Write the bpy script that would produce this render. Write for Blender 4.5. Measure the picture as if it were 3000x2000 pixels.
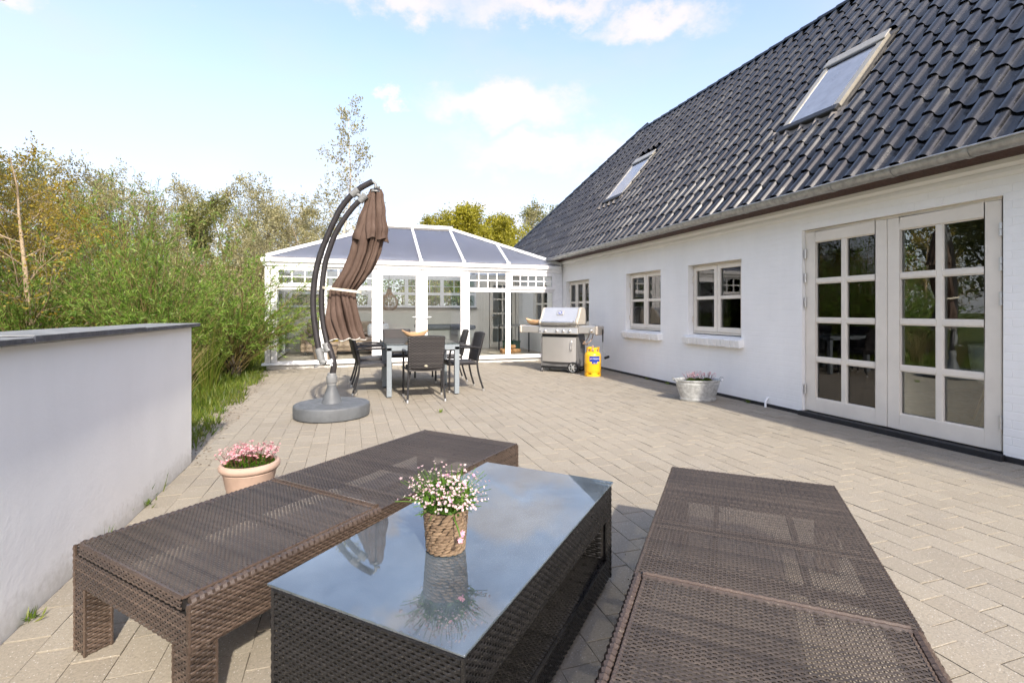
import bpy, bmesh, math, random
import numpy as np
from math import sin, cos, tan, pi, radians, sqrt, atan2, floor
from mathutils import Vector, Matrix

for _o in list(bpy.data.objects):
    bpy.data.objects.remove(_o)
scene = bpy.context.scene
COL = scene.collection

# ------------------------------------------------------------------ camera
cam_d = bpy.data.cameras.new('camera')
cam = bpy.data.objects.new('camera', cam_d)
COL.objects.link(cam)
cam.location = (0, 0, 1.2)
cam.rotation_euler = (radians(90), 0, radians(-18.0))
cam_d.sensor_width = 36.0
cam_d.lens = 1142.0 / 2352.0 * 36.0
cam_d.shift_y = -70.0 / 2352.0
cam_d.clip_start = 0.05
cam_d.clip_end = 2000
scene.camera = cam

# ------------------------------------------------------------------ sky
SUN_EL, SUN_AZ_OFF = 37.0, 4.0
world = bpy.data.worlds.new('World')
scene.world = world
world.use_nodes = True
wt = world.node_tree
wt.nodes.clear()
def wn(t, **k):
    n = wt.nodes.new(t)
    for a, b in k.items():
        setattr(n, a, b)
    return n
def wl(a, b): wt.links.new(a, b)
sky = wn('ShaderNodeTexSky', sky_type='NISHITA', sun_disc=False,
         sun_elevation=radians(SUN_EL), sun_rotation=radians(180 - SUN_AZ_OFF),
         altitude=20, air_density=1.0, dust_density=1.6, ozone_density=2.2)
tc = wn('ShaderNodeTexCoord')
sep = wn('ShaderNodeSeparateXYZ'); wl(tc.outputs['Generated'], sep.inputs[0])
def wmath(op, a, b=None, clamp=False):
    n = wn('ShaderNodeMath', operation=op, use_clamp=clamp)
    for i, v in enumerate((a, b)):
        if v is None: continue
        if isinstance(v, (int, float)): n.inputs[i].default_value = v
        else: wl(v, n.inputs[i])
    return n.outputs[0]
def wrange(v, a, b, c=0.0, d=1.0):
    n = wn('ShaderNodeMapRange', interpolation_type='SMOOTHSTEP')
    wl(v, n.inputs[0])
    for i, q in zip((1, 2, 3, 4), (a, b, c, d)): n.inputs[i].default_value = q
    return n.outputs[0]
# thin veil over the whole dome, plus the fair-weather cumulus that stand beyond the conservatory
def wnoise(vec, scale, detail, rough, loc, sz=1.0):
    m = wn('ShaderNodeMapping'); wl(vec, m.inputs[0])
    m.inputs['Location'].default_value = loc; m.inputs['Scale'].default_value = (1, 1, sz)
    n = wn('ShaderNodeTexNoise'); wl(m.outputs[0], n.inputs[0])
    n.inputs['Scale'].default_value = scale; n.inputs['Detail'].default_value = detail
    n.inputs['Roughness'].default_value = rough
    return n
veil = wrange(wnoise(tc.outputs['Generated'], 2.3, 4, .6, (3.1, 1.7, .4), 2.4).outputs[0], .38, .74, 0.0, .40)
wob = wnoise(tc.outputs['Generated'], 13.0, 5, .62, (1.3, .2, 4.0), 1.5)
wv = wn('ShaderNodeVectorMath', operation='SUBTRACT'); wl(wob.outputs['Color'], wv.inputs[0]); wv.inputs[1].default_value = (.5, .5, .5)
ws = wn('ShaderNodeVectorMath', operation='MULTIPLY'); wl(wv.outputs[0], ws.inputs[0]); ws.inputs[1].default_value = (.24, .13, 0)
azi = wmath('ARCTAN2', sep.outputs[0], sep.outputs[1])
elv = wmath('ARCSINE', sep.outputs[2])
ae = wn('ShaderNodeCombineXYZ'); wl(azi, ae.inputs[0]); wl(elv, ae.inputs[1])
aw = wn('ShaderNodeVectorMath', operation='ADD'); wl(ae.outputs[0], aw.inputs[0]); wl(ws.outputs[0], aw.inputs[1])
dmin = None
for (a, e, ra, re, off) in [(17.5, 22.6, 9.0, 2.6, 0), (22.0, 17.8, 12.5, 3.0, .12), (4.6, 22.8, 2.0, 1.0, .1),
                            (14, 11.5, 12, 2.0, .45), (22.0, 31.4, 13.5, 2.0, .2), (34.0, 29.0, 8.0, 2.0, .05), (5.0, 31.8, 12.0, 1.9, .15),
                            (-27.0, 24.0, 4.5, 1.6, .3), (-15.5, 28.8, 4.0, 1.4, .45)]:
    d1 = wn('ShaderNodeVectorMath', operation='SUBTRACT'); wl(aw.outputs[0], d1.inputs[0]); d1.inputs[1].default_value = (radians(a), radians(e), 0)
    d2 = wn('ShaderNodeVectorMath', operation='MULTIPLY'); wl(d1.outputs[0], d2.inputs[0]); d2.inputs[1].default_value = (1/radians(ra), 1/radians(re), 0)
    d3 = wn('ShaderNodeVectorMath', operation='LENGTH'); wl(d2.outputs[0], d3.inputs[0])
    d = wmath('ADD', d3.outputs['Value'], off) if off else d3.outputs['Value']
    dmin = d if dmin is None else wmath('MINIMUM', dmin, d)
mask = wrange(dmin, 1.25, .30, 0.0, .80)
haze_m = wrange(sep.outputs[2], 0.56, 0.0, 0.10, 0.82)
mix0 = wn('ShaderNodeMixRGB'); wl(haze_m, mix0.inputs[0]); wl(sky.outputs[0], mix0.inputs[1])
mix0.inputs[2].default_value = (1.86, 2.02, 2.26, 1)
mix1 = wn('ShaderNodeMixRGB'); wl(veil, mix1.inputs[0]); wl(mix0.outputs[0], mix1.inputs[1])
mix1.inputs[2].default_value = (1.8, 1.98, 2.26, 1)
mix2 = wn('ShaderNodeMixRGB'); wl(mask, mix2.inputs[0]); wl(mix1.outputs[0], mix2.inputs[1])
mix2.inputs[2].default_value = (2.42, 2.38, 2.38, 1)
bg = wn('ShaderNodeBackground'); mix3 = wn('ShaderNodeMixRGB', blend_type='MULTIPLY'); mix3.inputs[0].default_value = 1.0
wl(mix2.outputs[0], mix3.inputs[1]); mix3.inputs[2].default_value = (.91, .83, .805, 1)
wl(mix3.outputs[0], bg.inputs[0])
bg.inputs[1].default_value = 0.15
wo = wn('ShaderNodeOutputWorld'); wl(bg.outputs[0], wo.inputs[0])

# ------------------------------------------------------------------ sun
sun_d = bpy.data.lights.new('sun', 'SUN')
sun_d.energy = 2.0
sun_d.angle = radians(1.5)
sun_d.color = (1.0, 0.92, 0.80)
sun = bpy.data.objects.new('sun', sun_d)
COL.objects.link(sun)
sun.rotation_euler = (radians(90 - SUN_EL), 0, radians(SUN_AZ_OFF))
sun.location = (0, -20, 20)

# ------------------------------------------------------------------ exposure
scene.render.engine = 'CYCLES'
vs = scene.view_settings
vs.view_transform = 'Standard'
vs.look = 'None'
vs.exposure = 1.81
vs.gamma = 1.0
vs.use_curve_mapping = False
scene.cycles.max_bounces = 8
scene.cycles.diffuse_bounces = 3
scene.cycles.glossy_bounces = 3
scene.cycles.use_adaptive_sampling = True
scene.cycles.adaptive_threshold = 0.02
scene.cycles.caustics_reflective = False
scene.cycles.caustics_refractive = False
scene.cycles.transparent_max_bounces = 16
world.cycles.sampling_method = 'MANUAL'
world.cycles.sample_map_resolution = 256

# ================================================================== helpers
class MB:
    """collects faces, builds one mesh object"""
    def __init__(self):
        self.v = []; self.f = []; self.mi = []
        self.m = 0
    def add(self, vs, fs):
        o = len(self.v)
        self.v.extend([tuple(p) for p in vs])
        for q in fs:
            self.f.append(tuple(o + i for i in q)); self.mi.append(self.m)
        return self
    def box(self, x0, x1, y0, y1, z0, z1, M=None):
        p = [(x0,y0,z0),(x1,y0,z0),(x1,y1,z0),(x0,y1,z0),(x0,y0,z1),(x1,y0,z1),(x1,y1,z1),(x0,y1,z1)]
        if M is not None: p = [M @ Vector(q) for q in p]
        return self.add(p, [(0,3,2,1),(4,5,6,7),(0,1,5,4),(1,2,6,5),(2,3,7,6),(3,0,4,7)])
    def beam(self, a, b, w, h, up=(0,0,1)):
        a = Vector(a); b = Vector(b); d = (b - a).normalized(); u = Vector(up)
        s = d.cross(u)
        if s.length < 1e-5: s = Vector((1,0,0))
        s.normalize(); u = s.cross(d)
        s = s * w / 2; u = u * h / 2
        p = [a-s-u, a+s-u, a+s+u, a-s+u, b-s-u, b+s-u, b+s+u, b-s+u]
        return self.add(p, [(0,1,2,3),(4,7,6,5),(0,4,5,1),(1,5,6,2),(2,6,7,3),(3,7,4,0)])
    def quad(self, a, b, c, d): return self.add([a,b,c,d], [(0,1,2,3)])
    def poly(self, pts): return self.add(pts, [tuple(range(len(pts)))])
    def tube(self, pts, r, n=8, cap=True):
        pts = [Vector(p) for p in pts]
        rs = r if isinstance(r, (list, tuple, np.ndarray)) else [r] * len(pts)
        rings = []; prev = None
        for i, p in enumerate(pts):
            d = (pts[min(i+1, len(pts)-1)] - pts[max(i-1, 0)])
            d.normalize()
            if prev is None:
                u = d.orthogonal().normalized()
            else:
                u = (prev - d * prev.dot(d))
                if u.length < 1e-6: u = d.orthogonal()
                u.normalize()
            prev = u; w = d.cross(u)
            rings.append([p + (u * cos(2*pi*k/n) + w * sin(2*pi*k/n)) * rs[i] for k in range(n)])
        vs = [q for R in rings for q in R]; fs = []
        for i in range(len(pts)-1):
            for k in range(n):
                k2 = (k+1) % n
                fs.append((i*n+k, i*n+k2, (i+1)*n+k2, (i+1)*n+k))
        if cap:
            fs.append(tuple(range(n-1, -1, -1))); fs.append(tuple((len(pts)-1)*n + k for k in range(n)))
        return self.add(vs, fs)
    def lathe(self, prof, n=24, c=(0,0), sx=1.0, sy=1.0, closed=False, rot=0.0):
        vs = []; fs = []
        for (r, z) in prof:
            for k in range(n):
                a = 2*pi*k/n + rot
                vs.append((c[0] + r*cos(a)*sx, c[1] + r*sin(a)*sy, z))
        m = len(prof)
        for i in range(m if closed else m-1):
            j = (i+1) % m
            for k in range(n):
                k2 = (k+1) % n
                fs.append((i*n+k, i*n+k2, j*n+k2, j*n+k))
        if not closed:
            if prof[0][0] > 1e-4: fs.append(tuple(range(n-1, -1, -1)))
            if prof[-1][0] > 1e-4: fs.append(tuple((m-1)*n + k for k in range(n)))
        return self.add(vs, fs)
    def prism(self, poly, axis, a, b):
        """poly: 2d points; axis 'x','y','z' is the extrusion axis"""
        def P(p, t):
            if axis == 'x': return (t, p[0], p[1])
            if axis == 'y': return (p[0], t, p[1])
            return (p[0], p[1], t)
        n = len(poly)
        vs = [P(p, a) for p in poly] + [P(p, b) for p in poly]
        fs = [tuple(range(n-1, -1, -1)), tuple(range(n, 2*n))]
        for i in range(n):
            j = (i+1) % n
            fs.append((i, j, n+j, n+i))
        return self.add(vs, fs)
    def xf(self, M):
        self.v = [tuple(M @ Vector(p)) for p in self.v]
        return self
    def build(self, name, mat, parent=None, smooth=False, bevel=0, recalc=True, loc=None):
        me = bpy.data.meshes.new(name)
        me.from_pydata(self.v, [], self.f)
        mats = mat if isinstance(mat, (list, tuple)) else [mat]
        for m in mats: me.materials.append(m)
        if len(mats) > 1: me.polygons.foreach_set('material_index', self.mi)
        if recalc or bevel:
            bm = bmesh.new(); bm.from_mesh(me)
            if bevel:
                bmesh.ops.remove_doubles(bm, verts=bm.verts, dist=1e-6)
            bmesh.ops.recalc_face_normals(bm, faces=bm.faces)
            if bevel:
                es = [e for e in bm.edges if len(e.link_faces) == 2 and e.calc_face_angle(0) > 0.6]
                bmesh.ops.bevel(bm, geom=es, offset=bevel, offset_type='OFFSET', segments=1, affect='EDGES', clamp_overlap=True)
            bm.to_mesh(me); bm.free()
        if smooth:
            me.polygons.foreach_set('use_smooth', [True] * len(me.polygons))
            try: me.set_sharp_from_angle(angle=radians(38))
            except Exception: pass
        return link(name, me, parent, loc)
def link(name, me, parent=None, loc=None):
    o = bpy.data.objects.new(name, me)
    COL.objects.link(o)
    if parent is not None: o.parent = parent
    if loc is not None: o.location = loc
    return o
def fast_mesh(name, V, Fq, mat, smooth=False):
    """numpy verts (n,3) and quads (m,4)"""
    me = bpy.data.meshes.new(name)
    V = np.asarray(V, np.float32); Fq = np.asarray(Fq, np.int32)
    k = Fq.shape[1]
    me.vertices.add(len(V)); me.vertices.foreach_set('co', V.ravel())
    me.loops.add(Fq.size); me.loops.foreach_set('vertex_index', Fq.ravel())
    me.polygons.add(len(Fq))
    me.polygons.foreach_set('loop_start', np.arange(0, Fq.size, k, dtype=np.int32))
    me.polygons.foreach_set('loop_total', np.full(len(Fq), k, np.int32))
    if smooth: me.polygons.foreach_set('use_smooth', np.ones(len(Fq), bool))
    me.update(calc_edges=True)
    me.validate()
    for m in (mat if isinstance(mat, (list, tuple)) else [mat]): me.materials.append(m)
    return me
def empty(name, loc=(0,0,0), rz=0.0):
    o = bpy.data.objects.new(name, None)
    o.empty_display_size = 0.1
    COL.objects.link(o); o.location = loc; o.rotation_euler = (0, 0, rz)
    return o
def tag(o, label, cat, group=None):
    o['label'] = label; o['category'] = cat
    if group: o['group'] = group
    return o
def struct(o): o['kind'] = 'structure'; return o
def stuff(o): o['kind'] = 'stuff'; return o
def copy_tree(root, loc, rz, label, group):
    r = root.copy(); COL.objects.link(r)
    r.location = loc; r.rotation_euler = (0, 0, rz); r['label'] = label; r['group'] = group
    for ch in list(root.children):
        c = ch.copy(); COL.objects.link(c); c.parent = r
        for g in list(ch.children):
            d = g.copy(); COL.objects.link(d); d.parent = c
    return r
FPX = 1142.0 / 2352.0
def view(p):
    """depth and normalised image position, only used to choose which pieces are the nearest in view"""
    c, s = cos(radians(18)), sin(radians(18))
    d = s*p[0] + c*p[1]; r = c*p[0] - s*p[1]
    return d, r/max(d, .01)*FPX, (p[2]-1.2)/max(d, .01)*FPX
def in_view(p, m=0.03):
    d, x, y = view(p)
    return d > .3 and abs(x) < .5+m and -.333-.03-m-.03 < y < .333+m

# ================================================================== materials
def new_mat(name):
    m = bpy.data.materials.new(name); m.use_nodes = True
    nt = m.node_tree; nt.nodes.clear()
    return m, nt
class NT:
    def __init__(s, nt): s.nt = nt
    def n(s, t, **k):
        q = s.nt.nodes.new(t)
        for a, b in k.items(): setattr(q, a, b)
        return q
    def l(s, a, b): s.nt.links.new(a, b)
    def math(s, op, a, b=None, clamp=False):
        n = s.n('ShaderNodeMath', operation=op, use_clamp=clamp)
        for i, v in enumerate((a, b)):
            if v is None: continue
            if isinstance(v, (int, float)): n.inputs[i].default_value = v
            else: s.l(v, n.inputs[i])
        return n.outputs[0]
    def rng(s, v, a, b, c=0.0, d=1.0):
        n = s.n('ShaderNodeMapRange'); s.l(v, n.inputs[0])
        for i, q in zip((1,2,3,4), (a,b,c,d)): n.inputs[i].default_value = q
        return n.outputs[0]
    def noise(s, vec, scale, detail=4, rough=.55, dist=0.0):
        n = s.n('ShaderNodeTexNoise')
        if vec is not None: s.l(vec, n.inputs[0])
        n.inputs['Scale'].default_value = scale; n.inputs['Detail'].default_value = detail
        n.inputs['Roughness'].default_value = rough; n.inputs['Distortion'].default_value = dist
        return n.outputs[0]
    def mix(s, fac, a, b, blend='MIX'):
        n = s.n('ShaderNodeMixRGB', blend_type=blend)
        for i, v in ((0, fac), (1, a), (2, b)):
            if isinstance(v, (int, float)): n.inputs[i].default_value = v
            elif isinstance(v, tuple): n.inputs[i].default_value = (*v, 1) if len(v) == 3 else v
            else: s.l(v, n.inputs[i])
        return n.outputs[0]
    def scale(s, vec, sc):
        m = s.n('ShaderNodeMapping'); s.l(vec, m.inputs[0]); m.inputs['Scale'].default_value = sc
        return m.outputs[0]
    def pos(s): return s.n('ShaderNodeNewGeometry').outputs['Position']
    def obj(s): return s.n('ShaderNodeTexCoord').outputs['Object']
    def rand(s):
        a = s.n('ShaderNodeNewGeometry').outputs['Random Per Island']
        b = s.n('ShaderNodeObjectInfo').outputs['Random']
        return s.math('FRACT', s.math('ADD', a, b))
    def bump(s, h, strength, dist=0.01):
        b = s.n('ShaderNodeBump'); s.l(h, b.inputs['Height'])
        b.inputs['Strength'].default_value = strength; b.inputs['Distance'].default_value = dist
        return b.outputs[0]
    def out(s, sh):
        o = s.n('ShaderNodeOutputMaterial'); s.l(sh, o.inputs[0])
    def pbr(s, col, rough=.5, metal=0.0, normal=None, spec=.5, coat=0.0, sheen=0.0):
        p = s.n('ShaderNodeBsdfPrincipled')
        if isinstance(col, tuple): p.inputs['Base Color'].default_value = (*col, 1)
        else: s.l(col, p.inputs['Base Color'])
        if isinstance(rough, (int, float)): p.inputs['Roughness'].default_value = rough
        else: s.l(rough, p.inputs['Roughness'])
        p.inputs['Metallic'].default_value = metal
        p.inputs['Specular IOR Level'].default_value = spec
        p.inputs['Coat Weight'].default_value = coat
        if normal is not None: s.l(normal, p.inputs['Normal'])
        return p.outputs[0]
def mat_plain(name, col, rough=.5, metal=0.0, var=.12, scale=6.0, bump=.0, bscale=60.0, spec=.5, coat=0.0, rvar=.1, island=0.0):
    """one colour with uneven wear, roughness and fine relief"""
    m, nt = new_mat(name); q = NT(nt)
    co = q.pos()
    a = q.noise(co, scale, 5, .6)
    f = q.rng(a, .3, .7, 1 - var, 1 + var)
    if island: f = q.math('MULTIPLY', f, q.rng(q.rand(), 0, 1, 1 - island, 1 + island))
    mul = q.n('ShaderNodeVectorMath', operation='SCALE'); mul.inputs[0].default_value = col; q.l(f, mul.inputs['Scale'])
    b = q.noise(co, scale * 3.1, 4, .6)
    r = q.rng(b, .3, .7, max(.02, rough - rvar), min(1, rough + rvar))
    nm = q.bump(q.noise(co, bscale, 4, .6), bump, .004) if bump else None
    q.out(q.pbr(mul.outputs[0], r, metal, nm, spec, coat))
    return m
def mat_leaf(name, c1, c2, c3, trans=.4):
    m, nt = new_mat(name); q = NT(nt)
    r = q.rand()
    ramp = q.n('ShaderNodeValToRGB'); q.l(r, ramp.inputs[0])
    e = ramp.color_ramp.elements
    e[0].color = (*c1, 1); e[1].color = (*c3, 1)
    k = ramp.color_ramp.elements.new(.5); k.color = (*c2, 1)
    big = q.rng(q.noise(q.pos(), .9, 3), .3, .7, .75, 1.2)
    vm = q.n('ShaderNodeVectorMath', operation='SCALE'); q.l(ramp.outputs[0], vm.inputs[0]); q.l(big, vm.inputs['Scale'])
    d = q.pbr(vm.outputs[0], .45, 0, None, .35)
    t = q.n('ShaderNodeBsdfTranslucent'); q.l(vm.outputs[0], t.inputs[0])
    mx = q.n('ShaderNodeMixShader'); mx.inputs[0].default_value = trans
    q.l(d, mx.inputs[1]); q.l(t.outputs[0], mx.inputs[2]); q.out(mx.outputs[0])
    return m
def mat_glass(name, ior=1.9, tint=(.93,.97,.95), haze=0.0, hazecol=(.3,.34,.36), rough=0.0, spots=False):
    m, nt = new_mat(name); q = NT(nt)
    t = q.n('ShaderNodeBsdfTransparent'); t.inputs[0].default_value = (*tint, 1)
    base = t.outputs[0]
    if haze:
        d = q.n('ShaderNodeBsdfDiffuse'); d.inputs[0].default_value = (*hazecol, 1)
        mh = q.n('ShaderNodeMixShader')
        hz = q.rng(q.noise(q.pos(), 7.0, 6, .65), .3, .75, haze*.85, haze*1.15)
        if spots:      # dried water spots and pollen smears
            vo = q.n('ShaderNodeTexVoronoi'); q.l(q.pos(), vo.inputs[0]); vo.inputs['Scale'].default_value = 55.0
            sc_ = q.n('ShaderNodeSeparateColor'); q.l(vo.outputs['Color'], sc_.inputs[0])
            sp_ = q.math('MULTIPLY', q.rng(vo.outputs['Distance'], .10, .22, 1, 0), q.rng(sc_.outputs[0], .72, .9, 0, .22))
            sm_ = q.rng(q.noise(q.pos(), 2.2, 6, .7), .42, .75, -.06, .14)
            hz = q.math('ADD', q.math('ADD', hz, sp_), sm_, clamp=True)
        q.l(hz, mh.inputs[0]); q.l(base, mh.inputs[1]); q.l(d.outputs[0], mh.inputs[2]); base = mh.outputs[0]
    g = q.n('ShaderNodeBsdfGlossy'); g.inputs['Roughness'].default_value = rough
    g.inputs[0].default_value = (1,1,1,1)
    fr = q.n('ShaderNodeFresnel'); fr.inputs[0].default_value = ior
    mx = q.n('ShaderNodeMixShader'); q.l(fr.outputs[0], mx.inputs[0]); q.l(base, mx.inputs[1]); q.l(g.outputs[0], mx.inputs[2])
    q.out(mx.outputs[0])
    return m
def mat_strand(name, c1, c2, rough=.4, dirt=0.0):
    """woven strands: each strand its own shade, streaks along it"""
    m, nt = new_mat(name); q = NT(nt)
    r = q.rand(); pz = q.pos()
    n1 = q.noise(pz, 42.0, 3, .6)
    f = q.math('ADD', q.math('MULTIPLY', r, .62), q.math('MULTIPLY', n1, .5), clamp=True)
    col = q.mix(f, c1, c2)
    if dirt:
        dz = q.rng(q.noise(pz, 260.0, 2, .5), .62, .72, 0, dirt)
        col = q.mix(dz, col, (.42, .38, .30))
    big = q.rng(q.noise(pz, 3.0, 3), .3, .7, .85, 1.18)
    vm = q.n('ShaderNodeVectorMath', operation='SCALE'); q.l(col, vm.inputs[0]); q.l(big, vm.inputs['Scale'])
    q.out(q.pbr(vm.outputs[0], q.rng(n1, .3, .7, rough-.08, rough+.12), 0, None, .5))
    return m

# pavers: worn concrete with pale aggregate, each stone its own shade
def mat_paver():
    m, nt = new_mat('paver_concrete'); q = NT(nt)
    p = q.pos(); r = q.rand()
    a = q.noise(p, 2.2, 5, .6); b = q.noise(p, 95.0, 3, .7); c = q.noise(p, .55, 4, .6)
    col = q.mix(r, (.262, .231, .183), (.303, .270, .216))
    col = q.mix(q.rng(c, .42, .62, 0, .5), col, (.322, .283, .221))
    col = q.mix(q.rng(a, .50, .74, 0, .5), col, (.25, .229, .198))
    vor = q.n('ShaderNodeTexVoronoi'); q.l(p, vor.inputs[0]); vor.inputs['Scale'].default_value = 120.0
    spk = q.rng(vor.outputs['Distance'], .16, .30, 1, 0)
    pick = q.n('ShaderNodeSeparateColor'); q.l(vor.outputs['Color'], pick.inputs[0])
    spk = q.math('MULTIPLY', spk, q.rng(pick.outputs[0], .68, .78, 0, .85))
    col = q.mix(spk, col, (.55, .52, .475))
    dk = q.math('MULTIPLY', q.rng(vor.outputs['Distance'], .18, .30, 1, 0), q.rng(pick.outputs[1], .80, .88, 0, .7))
    col = q.mix(dk, col, (.13, .11, .09))
    f = q.rng(b, .3, .7, .84, 1.14)
    vm = q.n('ShaderNodeVectorMath', operation='SCALE'); q.l(col, vm.inputs[0]); q.l(f, vm.inputs['Scale'])
    nm = q.bump(q.math('ADD', b, q.math('MULTIPLY', a, .6)), .5, .004)
    q.out(q.pbr(vm.outputs[0], .88, 0, nm, .25))
    return m
def mat_wall(name, col, brick=True, strength=.5):
    m, nt = new_mat(name); q = NT(nt)
    p = q.pos()
    sp = q.n('ShaderNodeSeparateXYZ'); q.l(p, sp.inputs[0])
    cb = q.n('ShaderNodeCombineXYZ'); q.l(sp.outputs[1], cb.inputs[0]); q.l(sp.outputs[2], cb.inputs[1])
    n1 = q.noise(p, 1.3, 5, .6); n2 = q.noise(p, 28.0, 5, .65); n3 = q.noise(q.scale(p, (3, 3, .35)), 2.0, 4, .6)
    f = q.math('MULTIPLY', q.rng(n1, .3, .7, .955, 1.03), q.rng(n3, .35, .75, 1.005, .98))
    vm = q.n('ShaderNodeVectorMath', operation='SCALE'); vm.inputs[0].default_value = col; q.l(f, vm.inputs['Scale'])
    c = vm.outputs[0]
    if not brick:
        # splash dirt with its own ragged edge along the foot of the wall
        lo = q.rng(q.math('SUBTRACT', sp.outputs[2], q.math('MULTIPLY', n2, .22)), .03, -.10, 0, .45)
        c = q.mix(lo, c, (.32, .29, .22))
    h = q.math('MULTIPLY', n2, .8)
    if brick:
        bt = q.n('ShaderNodeTexBrick'); q.l(cb.outputs[0], bt.inputs[0])
        bt.inputs['Scale'].default_value = 1.0; bt.inputs['Mortar Size'].default_value = .006
        bt.inputs['Mortar Smooth'].default_value = .8
        bt.inputs['Brick Width'].default_value = .24; bt.inputs['Row Height'].default_value = .067
        h = q.math('ADD', h, q.math('MULTIPLY', bt.outputs['Fac'], -.55))
    nm = q.bump(h, strength, .006)
    q.out(q.pbr(c, .8, 0, nm, .2))
    return m
M = {}
M['paver'] = mat_paver()
def mat_joint():
    m, nt = new_mat('joint_sand'); q = NT(nt)
    p = q.pos(); a = q.noise(p, 11.0, 3, .6); b = q.noise(p, 1.1, 3, .6)
    f = q.rng(q.math('ADD', a, q.math('MULTIPLY', b, .5)), .66, .86, 0, 1)
    col = q.mix(f, (.055, .044, .032), (.215, .185, .145))
    q.out(q.pbr(col, .95, 0, q.bump(q.noise(p, 180.0, 3), .5, .004), .15))
    return m
M['bed'] = mat_joint()
M['wall'] = mat_wall('painted_brick', (.94, .925, .89))
M['render'] = mat_wall('white_render', (.95, .935, .90), brick=False, strength=.30)
M['trim'] = mat_wall('painted_moulding', (.84, .825, .79), brick=False, strength=.1)
M['plinth'] = mat_plain('tarred_plinth', (.016, .016, .018), .55, var=.35, scale=14, bump=.5, bscale=70)
M['cream'] = mat_plain('cream_paint', (.80, .735, .635), .38, var=.05, scale=5)
M['upvc'] = mat_plain('white_plastic', (.83, .83, .83), .28, var=.04, scale=4)
M['glass'] = mat_glass('window_glass', 1.75)
M['cglass'] = mat_glass('conservatory_glass', 1.5, (.95,.975,.965))
M['skyglass'] = mat_glass('roof_window_glass', 2.2, (.55,.6,.65), .55, (.42,.45,.52))
M['tableglass'] = mat_glass('dusty_table_glass', 2.35, (.66,.77,.82), .22, (.36,.45,.52), 0.025, True)
M['dineglass'] = mat_glass('table_glass', 1.9, (.6,.7,.72), .35, (.20,.25,.26), 0.03)
M['polyroof'] = None
def mat_tile():
    m, nt = new_mat('glazed_black_tile'); q = NT(nt)
    p = q.pos(); r = q.rand()
    a = q.noise(p, 2.6, 5, .65); b = q.noise(p, 45.0, 4, .7)
    col = q.mix(r, (.0055, .0056, .0062), (.0125, .0128, .0140))
    dust = q.math('MULTIPLY', q.rng(a, .48, .72, 0, .7), q.rng(b, .38, .62, .3, 1))
    col = q.mix(dust, col, (.050, .048, .043))
    lich = q.rng(q.noise(p, 75.0, 2, .5), .71, .75, 0, .8)
    col = q.mix(lich, col, (.16, .16, .13))
    rough = q.math('ADD', q.rng(r, 0, 1, .13, .24), q.math('MULTIPLY', dust, .22))
    q.out(q.pbr(col, rough, 0, q.bump(q.noise(p, 14.0, 3), .03, .004), .55, .10))
    return m
M['tile'] = mat_tile()
M['zinc'] = mat_plain('weathered_zinc', (.40, .40, .385), .48, .75, var=.25, scale=18, bump=.15, bscale=40)
M['galv'] = mat_plain('galvanised_steel', (.50, .51, .50), .5, .6, var=.3, scale=22, bump=.2, bscale=90)
M['soffit'] = mat_plain('brown_eaves_board', (.055, .022, .013), .6, var=.3, scale=12)
M['skyframe'] = mat_plain('beige_aluminium', (.40, .37, .31), .35, .35, var=.08, scale=6)
M['flash'] = mat_plain('grey_lead_flashing', (.22, .195, .17), .55, .2, var=.25, scale=16, bump=.3, bscale=50)
M['dark'] = mat_plain('dark_trim', (.018, .017, .016), .45, var=.2)
M['slate'] = mat_plain('coping_slate', (.20, .205, .20), .62, var=.28, scale=9, bump=.35, bscale=60)
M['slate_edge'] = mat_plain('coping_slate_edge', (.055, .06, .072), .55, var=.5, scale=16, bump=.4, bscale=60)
M['steel'] = mat_plain('brushed_stainless', (.58, .56, .53), .40, .7, var=.04, scale=5, rvar=.03)
M['steel2'] = mat_plain('satin_stainless', (.66, .65, .63), .36, .7, var=.03, scale=5, rvar=.03)
M['castbeige'] = mat_plain('beige_cast_cap', (.52, .47, .40), .45, .3, var=.08)
M['greypaint'] = mat_plain('grey_powder_coat', (.15, .148, .148), .45, .2, var=.12)
M['black'] = mat_plain('black_plastic', (.012, .012, .013), .4, var=.15)
M['rubber'] = mat_plain('black_rubber', (.015, .015, .015), .75, var=.2)
M['chrome'] = mat_plain('chrome', (.75, .75, .75), .14, 1.0, var=.03)
M['hose'] = mat_plain('gas_hose', (.40, .27, .18), .55, var=.15)
M['yellow'] = mat_plain('yellow_enamel', (.78, .42, .012), .34, var=.08, scale=7, bump=.05, coat=.2)
M['bluelabel'] = mat_plain('blue_label', (.012, .035, .27), .4, var=.05)
M['whitelabel'] = mat_plain('white_print', (.75, .75, .78), .5, var=.03)
M['redlabel'] = mat_plain('red_print', (.55, .03, .03), .5, var=.03)
M['umbbase'] = mat_plain('grey_moulded_plastic', (.105, .113, .12), .55, var=.2, scale=7, bump=.15, bscale=140)
M['umbclamp'] = mat_plain('grey_clamp_plastic', (.19, .195, .195), .5, var=.1)
M['umbpole'] = mat_plain('charcoal_pole', (.040, .036, .038), .36, .25, var=.15, scale=9)
M['hem'] = mat_plain('pale_hem_tape', (.58, .57, .52), .7, var=.1)
M['strap'] = mat_plain('cream_strap', (.66, .60, .48), .7, var=.15, scale=20)
M['dtable'] = mat_plain('grey_table_frame', (.25, .285, .31), .42, .3, var=.07)
M['foot'] = mat_plain('aluminium_foot', (.62, .62, .61), .35, .8, var=.05)
M['badge'] = mat_plain('cream_badge', (.52, .48, .36), .45, var=.05)
M['rattan'] = mat_strand('brown_rattan', (.018, .0125, .010), (.105, .074, .056), .30, .25)
M['rattan_top'] = mat_strand('brown_rattan_top', (.025, .020, .0165), (.090, .071, .055), .34)
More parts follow.
